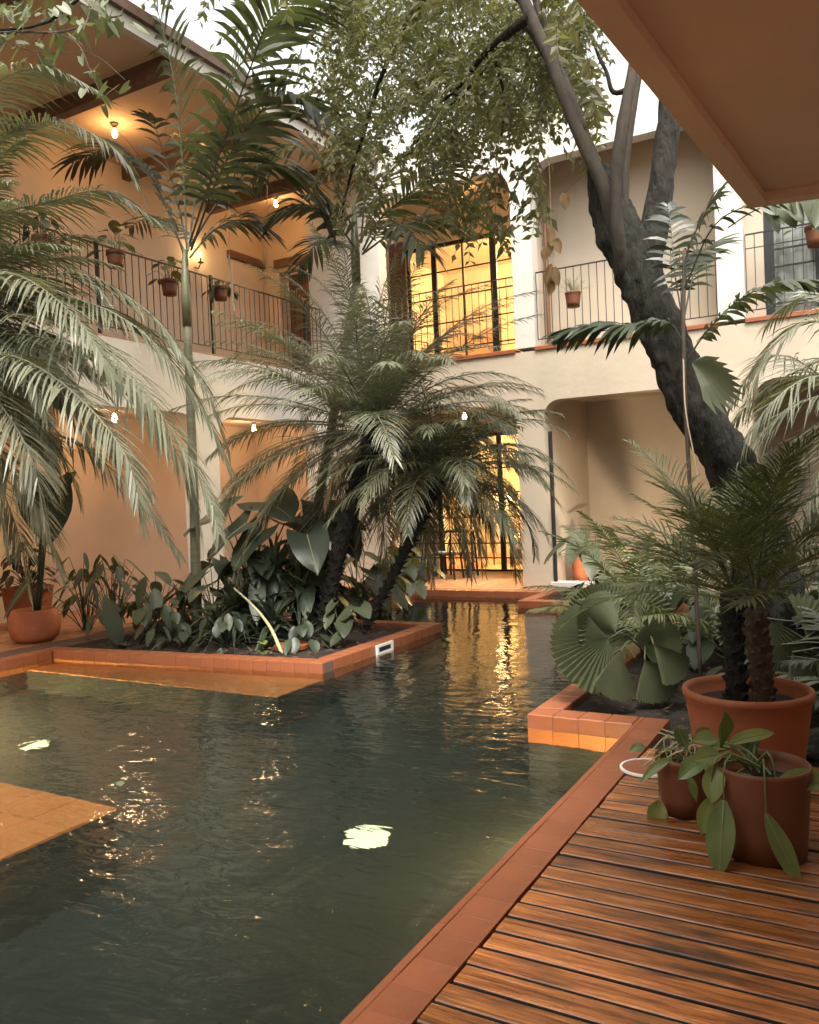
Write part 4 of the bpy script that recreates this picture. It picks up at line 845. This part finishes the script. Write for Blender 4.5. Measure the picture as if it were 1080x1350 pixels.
# two-stemmed date palm in the big clay pot
def pot(label, c, r, h, prof=None, m='pot', cat='plant pot', group=None, rim=.03, name='clay_pot'):
    t = thing(name, label, cat, c, group); pr = prof or [(r*.78, 0), (r*.84, h*.3), (r*.93, h*.72), (r*.97, h-rim), (r, h-rim*.8), (r*1.01, h-rim*.3), (r*.99, h), (r*.93, h), (r*.90, h-rim*.6), (r*.88, h-.09)]
    q = MB(); q.lathe(c, [(0, 0)]+pr, 40); q.build('body', m, t, smooth=True)
    q = MB(); rs = pr[-1][0]; q.lathe(c, [(0, h-.075), (rs*.5, h-.06), (rs*1.01, h-.08)], 18); q.build('soil', 'soil', t)
    return t
PC = V((-.60, 4.42, 0))
pot('big round terracotta pot holding the two-stemmed palm on the deck edge', PC, .31, .46, rim=.04)
PP = thing('palm_tree', 'bushy palm with two short trunks in the big terracotta pot', 'palm tree', tuple(PC+V((0, 0, .40))))
random.seed(73)
for (bx, tp, n_, ln, tm, sd) in ((-.05, (-.14, 4.43, .93), 19, .98, 'ptrunk', 5), (.08, (-.02, 4.36, .86), 17, .92, 'ptrunk2', 9)):
    base = PC+V((bx, 0, .38)); top = V((PC.x+(tp[0]+.08), tp[1], tp[2]))
    random.seed(sd); palm_trunk(PP, [base, base.lerp(top, .5), top], .05, .052, tm, stubs=46, sl=.03)
    for i in range(n_):
        f = (i+.5)/n_; el = R(76-62*f+random.gauss(0, 6)); az = i*2.39996+sd+random.gauss(0, .15)
        q = MB(); L_ = ln*random.uniform(.8, 1.1); frond(q, arch(top+V((0, 0, .02)), az, el, L_, .17*random.uniform(.7, 1.3), curl=random.gauss(0, .3)), 32, .25, .0105, start=.22, droop=.3, vee=.45, a0=58, a1=28, rr=.007); q.build('frond', 'phg', PP)
# arching fronds of a clump palm further back in the right bed
def clump(label, base, n, ln, m, sd, L=.26, w=.02, el=(78, 15), nl=40, sag=.17, name='clump_palm', group='clump palms in the right bed', sec=None):
    random.seed(sd); t = thing(name, label, 'palm', base, group)
    for i in range(n):
        f = (i+.5)/n; e = R(el[0]+(el[1]-el[0])*f+random.gauss(0, 6)); az = i*2.39996+sd
        if sec and not sec(az): continue
        q = MB(); frond(q, arch(V(base)+V((random.gauss(0, .06), random.gauss(0, .06), 0)), az, e, ln*random.uniform(.75, 1.1), sag, curl=random.gauss(0, .3)), nl, L, w, start=.3, droop=.35, vee=.2, rr=.008); q.build('frond', m, t)
    return t
clump('dark feathery palm clump before the alcove wall', (-2.0, 8.3, -.05), 20, 1.7, 'phg', 81)
clump('green feathery palm clump beside the foot of the mossy tree', (-.9, 7.2, -.05), 22, 1.75, 'phg', 83)
clump('low dark feathery clump behind the big terracotta pot', (.35, 5.6, -.05), 20, 1.3, 'phd', 85)
clump('dark feathery palm clump at the right below the archway', (.9, 8.0, -.05), 18, 1.7, 'phd', 87)
random.seed(91)
for lab, c, n_, h0, h1, rad, L, w, mt, lb in (
    ('dark low leafy shrub at the far corner of the right bed', (-3.2, 10.95, -.04), 26, .05, .35, .5, .34, .18, 'dk', 0),
    ('dark broad-leaved shrub along the far right planter edge', (-2.4, 10.2, -.04), 30, .1, .6, .6, .40, .22, 'dk', 0),
    ('dark leafy shrub filling the bed behind the fan palm', (-1.2, 7.6, -.04), 30, .1, .8, .6, .36, .2, 'dk', 0),
    ('dark leafy shrub under the feathery palms of the right bed', (-.4, 6.6, -.04), 34, .1, .8, .7, .32, .2, 'dk', 0),
    ('dark leafy plant at the deck edge right of the big pot', (.05, 5.1, -.04), 26, .03, .45, .42, .22, .12, 'dk', 0),
    ('low creeping dark plant at the right end of the deck', (.55, 5.15, -.04), 30, .03, .5, .5, .2, .12, 'dk', 0),
    ('dark leafy shrub at the foot of the mossy tree trunk', (.1, 7.3, -.04), 26, .2, 1.0, .6, .35, .2, 'dk', 0),
    ('dark leafy shrub at the far right under the palm fronds', (1.1, 6.6, -.04), 30, .2, 1.1, .7, .34, .2, 'dk', 0),
    ('tall-stalked plant with two broad leaves beside the white curb', (-3.55, 11.4, -.04), 7, .75, .95, .35, .55, .30, 'mid', 0)):
    plant(lab, 'shrub', c, canopy_plant(c, n_, h0, h1, rad, L, w, .3, .7), mt, name='leafy_shrub', group='dark shrubs of the right bed', shape='oval', petiole=.006)
q = MB()
for k in range(7): q.tube([PY(1035, 782, 6.3), PY(1035+random.uniform(-12, 12), 768+random.uniform(-8, 8), 6.3)], [.01, .014], 6)
q.tube([V((.35, 6.3, 0)), PY(1035, 782, 6.3)], .005, 5); tag(q.build('orange_flower', 'flower'), 'small orange flower spike among the dark leaves at the right', 'flower')
# slim palm climbing in front of the mossy trunk
random.seed(95)
SP = thing('palm_tree', 'slim-stemmed palm climbing in front of the mossy trunk with dark broken fronds', 'palm tree', tuple(PY(918, 700, 5.75)*V((1, 1, 0))))
q = MB(); q.tube(spline([PY(918, 700, 5.75)*V((1, 1, 0)), PY(908, 610, 5.75), PY(903, 520, 5.75), PY(901, 420, 5.75), PY(903, 330, 5.8)], 20), .014, 8); q.build('stem', 'stemb', SP, smooth=True)
q = MB(); q.tube(spline([PY(901, 470, 5.74), PY(904, 540, 5.7), PY(915, 600, 5.72), PY(925, 660, 5.75)], 12), .005, 6); q.build('aerial_root', 'wire', SP)
for pts, L, n_, w, m_ in (([(902, 400, 5.76), (905, 340, 5.78), (925, 290, 5.8), (950, 250, 5.85)], .26, 24, .032, 'ken'), ([(901, 450, 5.74), (880, 425, 5.7), (830, 428, 5.65), (780, 430, 5.6), (742, 436, 5.6)], .28, 30, .045, 'dk'),
                    ([(903, 480, 5.75), (930, 440, 5.7), (975, 395, 5.65), (1030, 372, 5.6), (1090, 370, 5.6)], .17, 26, .04, 'ken'), ([(902, 420, 5.76), (915, 360, 5.9), (930, 330, 6.0), (945, 320, 6.1)], .24, 18, .03, 'ken'),
                    ([(902, 430, 5.76), (890, 360, 5.9), (885, 300, 6.0), (880, 270, 6.1)], .2, 18, .03, 'dk'), ([(903, 380, 5.7), (940, 300, 5.6), (990, 270, 5.5), (1040, 268, 5.4)], .10, 9, .03, 'dk')):
    q = MB(); frond(q, [PY(*a) for a in pts], n_, L, w, start=.2, droop=.45, vee=.1, rr=.007, prof='ken', nseg=4, a0=70, a1=35); q.build('frond', m_, SP)
q = MB(); fanleaf(q, PY(912, 478, 5.7), toward(1, .35), -CF*.7+UP*.6, .33, seg=11, sweep=130, pleat=.05, split=.28, droop=.3); q.build('fan_frond', 'fan', SP)

# ================================================================== POTS, LAMPS, FURNITURE
random.seed(101)
barrel = [(.20, 0), (.26, .06), (.285, .17), (.28, .28), (.245, .355), (.235, .37), (.215, .37), (.205, .33), (.2, .30)]
b = PZ(42, 848); b += V((-.1, .12, 0)); b.z = 0
pot('barrel-shaped terracotta pot at the left end of the pool coping', b, .28, .37, prof=barrel)
b2 = PZ(30, 822); b2.z = 0; B2 = V((b2.x+.35, b2.y-.15, 0))
pot('tall tapered terracotta pot behind the barrel pot', B2, .32, .52)
c = B2+V((0, 0, .46)); plant('dark purple-leaved bush in the tapered pot', 'plant', c, canopy_plant(c, 44, .1, .62, .38, .15, .10, .3, .7), 'pur', name='purple_bush', shape='oval', petiole=.005)
P2 = V((-.80, 3.86, 0)); P3 = V((-.44, 3.56, 0)); P4 = V((-.63, 4.02, 0))
pot('small dark terracotta pot with a sparse trailing plant on the deck', P2, .135, .26, m='potd', rim=.03)
pot('wide terracotta pot with long trailing leaves on the deck', P3, .185, .36, m='potd', prof=[(.16, 0), (.168, .1), (.178, .25), (.184, .345), (.186, .36), (.172, .36), (.168, .33), (.165, .28)])
pot('dark terracotta pot hidden behind the small trailing pot', P4, .11, .24, m='potd', rim=.03)
def lf(x, y, Yw, dx, dy, toc, L, w, dr=.15, nu=.7): return (PY(x, y, Yw), toward(dx, dy)-CF*toc, -CF*.6+UP*nu+CR*random.uniform(-.5, .5), L, w, dr)
plant('trailing plant with long pale green leaves in the wide pot', 'plant', P3+V((0, 0, .33)), [
    lf(950, 985, 3.55, -.05, -1, .3, .19, .10, .1), lf(962, 980, 3.6, .9, -.35, 0, .20, .06), lf(950, 995, 3.5, -.9, -.1, .4, .15, .08), lf(945, 1010, 3.45, -.3, .9, .4, .13, .09), lf(970, 1020, 3.5, .5, .4, .4, .16, .08),
    lf(955, 1055, 3.38, -.15, 1, .2, .27, .115, .05, .2), lf(1010, 1072, 3.36, .45, 1, .15, .28, .075, .05, .2), lf(1022, 1035, 3.5, 1, -.3, .2, .28, .10, .25), lf(940, 1050, 3.42, -.3, .8, .1, .15, .08, .05, .2), lf(985, 1000, 3.62, .3, -.6, -.3, .13, .07), lf(930, 1000, 3.6, -.8, .3, .3, .15, .08), lf(1000, 1030, 3.6, .6, .1, -.2, .14, .07), lf(945, 975, 3.6, -.9, -.15, .2, .12, .07)], 'poth', name='trailing_plant', group='trailing plants on the deck', petiole=.0045, shape='oval', cup=.38, wave=.05, rib=True)
plant('sparse trailing plant with thin pale stalks in the small dark pot', 'plant', P2+V((0, 0, .22)), [
    lf(905, 985, 3.8, -.4, -.9, 0, .12, .06), lf(885, 1000, 3.75, -1, .35, .2, .16, .045, .3), lf(925, 1000, 3.72, .5, .6, .3, .15, .07), lf(905, 1020, 3.7, .3, .9, .3, .11, .05), lf(850, 985, 3.8, -.9, .1, 0, .07, .05), lf(918, 975, 3.85, .5, -.5, 0, .09, .06), lf(870, 1055, 3.75, -.3, 1, .1, .12, .09, .05, .2), lf(930, 985, 3.9, .8, -.2, 0, .12, .07)], 'poth', name='trailing_plant', group='trailing plants on the deck', petiole=.0035, shape='oval', cup=.38, wave=.05, rib=True)
q = MB()
for _ in range(13): a = V((P2.x+random.uniform(-.08, .08), P2.y+random.uniform(-.08, .08), .21)); q.tube(spline([a, a+V((random.uniform(-.1, .1), random.uniform(-.1, .1), random.uniform(.05, .14))), a+V((random.uniform(-.22, .2), random.uniform(-.16, .1), random.uniform(-.06, .14)))], 7), .0032, 5, False)
tag(q.build('bare_stalks', 'pale'), 'pale bare stalks sticking out of the small dark pot', 'stalks')
# drain cover on the deck corner, lid on the island, skimmer
q = MB(); c = V((-1.10, 4.36, 0)); DR = thing('drain_cover', 'round clay drain cover with white rim at the deck corner', 'drain cover', tuple(c+V((0, 0, .004))))
q.lathe(c+V((0, 0, .003)), [(0, .006), (.125, .006), (.125, 0)], 36); q.build('cover', 'cop', DR)
q = MB(); q.lathe(c+V((0, 0, .003)), [(.127, 0), (.127, .011), (.140, .011), (.142, 0)], 36); q.build('rim', 'skim', DR)
c = PZ(380, 852); q = MB(); q.lathe(V((c.x, c.y+.05, -.03)), [(0, .05), (.17, .05), (.18, .04), (.18, 0)], 30); tag(q.build('round_lid', 'cop'), 'round clay lid lying on the island soil near the skimmer', 'lid')
c = PX(508, 860, -4.445); SK = thing('pool_skimmer', 'white plastic skimmer opening set in the island wall', 'skimmer', (c.x, c.y, -.09))
q = MB(); x0, y0 = -4.459, c.y
for a in ((y0-.16, -.16, y0+.16, -.135), (y0-.16, -.03, y0+.16, -.004), (y0-.16, -.135, y0-.125, -.03), (y0+.125, -.135, y0+.16, -.03)): q.box((x0, a[0], a[1]), (x0+.022, a[2], a[3]))
q.build('frame', 'skim', SK); MB().box((x0+.001, y0-.125, -.135), (x0+.008, y0+.125, -.03)).build('mouth', 'dark', SK)
q = MB(); q.add([(x0+.012, y0-.122, -.08), (x0+.012, y0+.122, -.08), (x0+.02, y0+.122, -.132), (x0+.02, y0-.122, -.132)], [(0, 1, 2, 3)]); q.build('flap', 'skim', SK)
# hanging pots on the railings
def railpot(label, c, r, h, pl, plabel, lv, m='dk'):
    t = pot(label, c, r, h, m='potd', group='clay pots hung on the iron railings', rim=.03, name='railing_pot'); q = MB(); q.tube([V(c)+V((r*math.cos(a), r*math.sin(a), h-.05)) for a in [i*math.pi/8 for i in range(17)]], .006, 5); q.build('bracket_ring', 'black', t)
    p = V(c)+V((0, 0, h-.05)); plant(plabel, 'plant', p, canopy_plant(p, *lv), m, name='potted_plant', group='plants in the railing pots', shape='oval', petiole=.004)
for (lab, plab, c, r, h, lv, m) in (
    ('clay pot hung on the left railing nearest its dark post', 'pale broad leaves in the pot beside the left railing post', (Xf+.10, 7.42, 4.56), .115, .21, (9, .05, .42, .2, .2, .13, .2, .3), 'vine'),
    ('clay pot hung on the left railing just left of the ringed palm trunk', 'pale variegated leaves in the pot left of the ringed palm trunk', (Xf+.10, 8.33, 4.38), .115, .21, (14, .05, .38, .25, .17, .12, .2, .4), 'vine'),
    ('clay pot hung on the left railing just right of the ringed palm trunk', 'drooping dark leaves in the pot right of the ringed palm trunk', (Xf+.10, 9.35, 4.50), .115, .20, (14, .0, .2, .25, .14, .08, .4, .9), 'dk'),
    ('clay pot hung on the left railing behind the upper pale fronds', 'dark bushy leaves in the railing pot behind the upper pale fronds', (Xf+.10, 6.35, 4.48), .115, .21, (22, .05, .4, .3, .16, .09, .3, .6), 'dk'),
    ('clay pot hung on the alcove railing left of the mossy trunk', None, (-3.87, Yf-.10, 4.20), .12, .22, None, 'mid'),
    ('clay pot hung on the railing before the white curtains', 'thin leafy plant in the pot before the white curtains', (-.60, Yf-.10, 4.50), .14, .26, (18, .05, .42, .28, .12, .08, .3, .4), 'vine')):
    if plab: railpot(lab, c, r, h, None, plab, lv, m)
    else:
        pot(lab, c, r, h, m='potd', group='clay pots hung on the iron railings', rim=.03, name='railing_pot'); p = V(c)+V((0, 0, h-.04)); t = thing('potted_plant', 'feathery pale herb in the alcove railing pot', 'plant', tuple(p), 'plants in the railing pots')
        for i in range(26):
            q = MB(); a = random.uniform(0, 6.28); frond(q, arch(p, a, R(random.uniform(30, 85)), random.uniform(.2, .38), .25, n=5), 9, .05, .006, start=.3, rr=.002, nseg=2); q.build('sprig', 'vine', t)
# bulbs under the ceilings
ORANGE = (1, .50, .17)
def bulb(label, c, power, cat='ceiling lamp', grp='bare bulbs in the galleries', r=.04):
    t = thing('ceiling_bulb', label, cat, c, grp); q = MB(); q.lathe(c, [(0, 0), (.055, 0), (.06, -.02), (.03, -.04), (.022, -.07), (.022, -.075)][::-1], 16); q.build('socket', 'brown', t)
    q = MB(); q.lathe(V(c)+V((0, 0, -.075)), [(0, -.13), (.025, -.12), (.04, -.085), (.036, -.05), (.02, -.01), (.018, 0)], 14); q.build('glass_bulb', 'bulb', t, smooth=True)
    lamp(t, V(c)+V((0, 0, -.21)), power*(.62 if c[2] > 5 else 1.15), ORANGE if c[2] > 5 else (1, .62, .33), r=.05); return t
CZ = 6.97
bulb('bare glowing bulb under the upper left ceiling near the far corner', (-9.24, 11.9, CZ), 20)
bulb('bare glowing bulb under the upper left ceiling between the first beams', (-9.3, 8.35, CZ), 26)
bulb('bare glowing bulb under the upper left ceiling nearest the left edge', (-9.3, 5.0, CZ), 20)
bulb('glowing bulb under the lower left gallery behind the pale fronds', (-9.4, 8.18, 2.92), 16)
bulb('glowing bulb under the lower left gallery left of the thick palm trunk', (-9.4, 11.2, 2.92), 24)
bulb('glowing bulb under the lower left gallery at the left edge', (-9.4, 5.4, 2.92), 14)
bulb('glowing bulb under the ceiling before the upper glass door', (-6.2, 13.2, 6.86), 14)
bulb('glowing bulb under the porch before the lower glass door', (-6.3, 13.2, 3.0), 1.5)
SC = thing('wall_sconce', 'iron candle sconce glowing on the left gallery wall behind the ringed palm', 'wall lamp', (Xb+.02, 11.0, 5.75)); c = V((Xb+.14, 11.0, 5.75))
MB().tube([V((Xb, 11, 5.7)), V((Xb+.08, 11, 5.66)), c], .012, 6).build('arm', 'black', SC); MB().lathe(c, [(0, 0), (.05, 0), (.055, .015), (.012, .02), (.012, .1), (0, .1)], 12).build('candle_cup', 'black', SC); MB().lathe(c+V((0, 0, .1)), [(0, 0), (.02, .02), (.014, .07), (0, .10)], 10).build('flame_bulb', 'bulb', SC); lamp(SC, c+V((.03, 0, .18)), 9, r=.03)
# room downlights seen through the upper door
for k, (x, y) in enumerate(((-7.4, 16.0), (-6.3, 15.6))):
    t = thing('downlight', ('small lit ceiling spot in the upper room, left of the two', 'small lit ceiling spot in the upper room, right of the two')[k], 'downlight', (x, y, 6.88), 'ceiling spots of the upper room'); MB().lathe((x, y, 6.88), [(0, 0), (.07, 0), (.08, .02)], 16).build('lens', 'down', t)
# tables and stool on the porch, bed and lamp inside
def table(label, c, w, d, h, m='black', cross=False, name='side_table', cat='table'):
    t = thing(name, label, cat, c); x, y, z = c
    MB().bbox((x-w/2, y-d/2, z+h-.035), (x+w/2, y+d/2, z+h)).build('table_top', m, t)
    for sx in (-1, 1):
        for sy in (-1, 1):
            a = V((x+sx*w*.42, y+sy*d*.4, z+h-.036)); b = V((x+sx*w*(.5 if cross else .44), y+sy*d*(.5 if cross else .42), z)); MB().tube([a, b], .02, 6).build('leg', m, t)
    return t
table('black table behind the lower palm trunk at the glass door', (-7.6, 13.5, 0), 1.25, .5, .82)
table('black trestle side table with splayed legs before the glass door', (-6.60, 13.35, 0), .55, .4, .84, cross=True)
table('low dark stool with small white dishes before the glass door', (-6.62, 12.95, 0), .42, .36, .46, cross=True, name='stool', cat='stool')
for k in range(4): q = MB(); q.lathe((-6.78+.10*k, 12.95, .46), [(0, 0), (.03, 0), (.042, .03), (.038, .03), (0, .01)], 12); tag(q.build('dish', 'skim', smooth=True), 'small white dish in a row on the low stool', 'dish', 'dishes on the low stool')
t = thing('table_lamp', 'glowing pale globe lamp on the trestle table by the glass door', 'table lamp', (-6.55, 15.3, .9)); q = MB(); q.lathe((-6.55, 15.3, .9), [(0, 0), (.09, 0), (.09, .02), (.02, .03), (.02, .22), (0, .22)], 16); q.build('foot', 'brown', t); q = MB(); q.lathe((-6.55, 15.3, 1.12), [(.08, 0), (.17, .05), (.2, .18), (.16, .32), (.08, .38), (0, .38)], 20); q.build('lamp_shade', 'lampshade', t, smooth=True); lamp(t, (-6.55, 15.0, 1.7), 12, r=.1)
table('low brown cabinet carrying the globe lamp inside the room', (-6.55, 15.3, 0), .7, .45, .9, 'brown', name='cabinet', cat='cabinet')
t = thing('bed', 'bed with pale linen inside the lit ground floor room', 'bed', (-5.7, 16.4, 0)); MB().bbox((-6.6, 15.7, .1), (-4.7, 17.6, .32)).build('base', 'brown', t); MB().bbox((-6.55, 15.72, .321), (-4.72, 17.5, .62), .07).build('mattress', 'linen', t); MB().bbox((-6.6, 17.61, .1), (-4.7, 17.72, 1.15)).build('headboard', 'linen', t)
t = thing('wardrobe', 'reddish brown wardrobe inside the lit upper room', 'wardrobe', (-7.0, 17.6, 3.71)); MB().bbox((-7.3, 17.4, 3.71), (-6.4, 18.0, 5.6)).build('body', 'canopy', t); MB().box((-7.28, 17.38, 3.8), (-6.86, 17.4, 5.55)).build('door', 'canopy', t); MB().box((-6.84, 17.38, 3.8), (-6.42, 17.4, 5.55)).build('door', 'canopy', t)
q = MB(); c = V((-7.0, 12.35, 0)); q.lathe(c, [(0, 0), (.24, 0), (.3, .12), (.31, .38), (.29, .40), (.26, .38), (.25, .3)], 26); tag(q.build('glazed_pot', 'slate', smooth=True), 'blue-black glazed pot on the porch behind the lobed leaves', 'pot')
pot('slim terracotta pot in the alcove right of the ground floor pillar', (-4.15, 12.75, 0), .15, .42); p = V((-4.15, 12.75, .38)); plant('pale broad-leaved plant in the slim alcove pot', 'plant', p, canopy_plant(p, 6, .15, .45, .15, .32, .2, .3, .5), 'mid', name='alcove_plant', petiole=.005)
# hanging things
random.seed(111)
HG = thing('leaf_mobile', 'string of curled dry leaves hanging beside the white pillar', 'hanging ornament', tuple(PY(727, 240, 6.5)))
MB().tube([PY(722, 150, 6.5), PY(727, 300, 6.5), PY(733, 385, 6.5)], .0022, 4).build('string', 'wire', HG)
for x, y, L in ((725, 298, .14), (729, 312, .13), (722, 322, .12), (727, 348, .14), (731, 352, .13), (729, 362, .13), (733, 315, .12)):
    q = MB(); blade(q, PY(x, y, 6.5), V((random.gauss(0, .3), random.gauss(0, .3), -1)), V((random.gauss(0, .6), -1, .2)), L*1.35, .075, 'oval', .0, .7, 7, .12); q.build('dry_leaf', 'dry', HG, smooth=True)
q = MB(); blade(q, PY(743, 254, 6.3), V((.1, 0, -1)), V((.4, -1, .2)), .14, .08, 'oval', 0, .6, 6, .1); q.tube([PY(743, 254, 6.3), PY(790, 215, 6.2)], .002, 4); tag(q.build('dry_leaf', 'dry', smooth=True), 'single curled dry leaf dangling left of the forked trunk', 'dry leaf')
for k, (a, b_, lab) in enumerate((((301, 200, 7.8), (303, 335, 7.8), 'thin pale cord hanging before the left gallery, nearer the ringed palm'), ((352, 200, 8.2), (353, 372, 8.2), 'thin pale cord hanging before the left gallery near the far bulb'), ((302, 336, 7.8), (309, 410, 7.8), 'short bare pale frond stalk hanging below the first cord'))):
    q = MB(); q.tube([PY(*a), PY(*b_)], .003 if k < 2 else .012, 5); tag(q.build('hanging_cord', 'wire'), lab, 'cord')
VR = thing('climbing_vine', 'row of dark heart leaves hanging just under the balcony corner at the right', 'vine', tuple(PY(1040, 258, 7.0)))
q = MB(); q.tube(spline([PY(960, 300, 6.8), PY(1000, 275, 6.9), PY(1040, 268, 7.0), PY(1100, 262, 7.1)], 12), .006, 5, False); q.build('twig', 'stemb', VR)
for x, y in ((1008, 276), (1020, 284), (1030, 274), (1042, 282), (1052, 272), (1062, 280), (1074, 276), (1086, 282), (1014, 292), (1036, 290), (1068, 290)):
    q = MB(); blade(q, PY(x, y-12, 6.9+random.uniform(-.1, .1)), toward(random.uniform(-.5, .5), 1)-CF*random.uniform(0, .4), -CF+UP*.3+CR*random.uniform(-.5, .5), random.uniform(.15, .21), .13, 'heart', 0, .2, 6); q.build('leaf', 'mid', VR, smooth=True)
# fallen leaves afloat on the pool
for x, y, lab in ((232, 877, 'pale fallen leaf afloat beside the submerged ledge'), (158, 1030, 'small fallen leaf afloat near the submerged step'), (690, 1215, 'small brown leaf afloat near the long coping')):
    p = PZ(x, y, WL+.004); q = MB(); a = random.uniform(0, 6); blade(q, p, V((math.cos(a), math.sin(a), .02)), UP, .10, .05, 'oval', 0, .1, 6, .02); tag(q.build('floating_leaf', 'vine', smooth=True), lab, 'leaf')
# underwater lamps
def poollight(label, c, aim, power, col, lens=True, r=.1):
    t = thing('pool_light', label, 'pool light', c, 'underwater lamps'); q = MB(); q.lathe(c, [(0, .01), (r, .01), (r+.02, 0)], 20); q.build('lens', 'uw', t)
poollight('bright white underwater lamp at the middle of the pool floor', PZ(485, 1155, FLOORZ+.02), None, 4, (1, .9, .6), r=.12)
poollight('yellowish underwater lamp near the left side of the pool floor', PZ(50, 1036, FLOORZ+.02), None, 30, (1, .74, .32), r=.10)
t = thing('pool_light', 'warm underwater lamp on the pool wall under the long coping', 'pool light', (-1.40, 4.1, -.5), 'underwater lamps'); MB().tube([(-1.381, 4.1, -.5), (-1.40, 4.1, -.5)], .06, 16).build('lens', 'uw', t); lamp(t, (-1.54, 4.25, -.42), 85, (1, .72, .32), r=.05)
t = thing('pool_light', 'golden underwater lamp on the left pool wall just past the frame edge', 'pool light', (-7.74, 4.0, -.45), 'underwater lamps'); MB().tube([(-7.758, 4.0, -.45), (-7.74, 4.0, -.45)], .06, 16).build('lens', 'uw', t); lamp(t, (-7.55, 4.0, -.40), 360, (1, .74, .32), r=.05)
t = thing('garden_spotlight', 'small ground spotlight behind the plants lighting the alcove wall', 'spotlight', (-3.0, 11.2, 0), None); MB().tube([(-3.0, 11.2, -.05), (-3.0, 11.2, .14), (-3.0, 11.27, .2)], .035, 10).build('body', 'black', t); MB().tube([(-3.0, 11.272, .202), (-3.0, 11.28, .208)], .03, 10).build('lens', 'down', t); lamp(t, (-3.0, 11.34, .24), 170, (1, .76, .5), r=.03, kind='SPOT', aim=(-3.0, 14.3, 1.3))
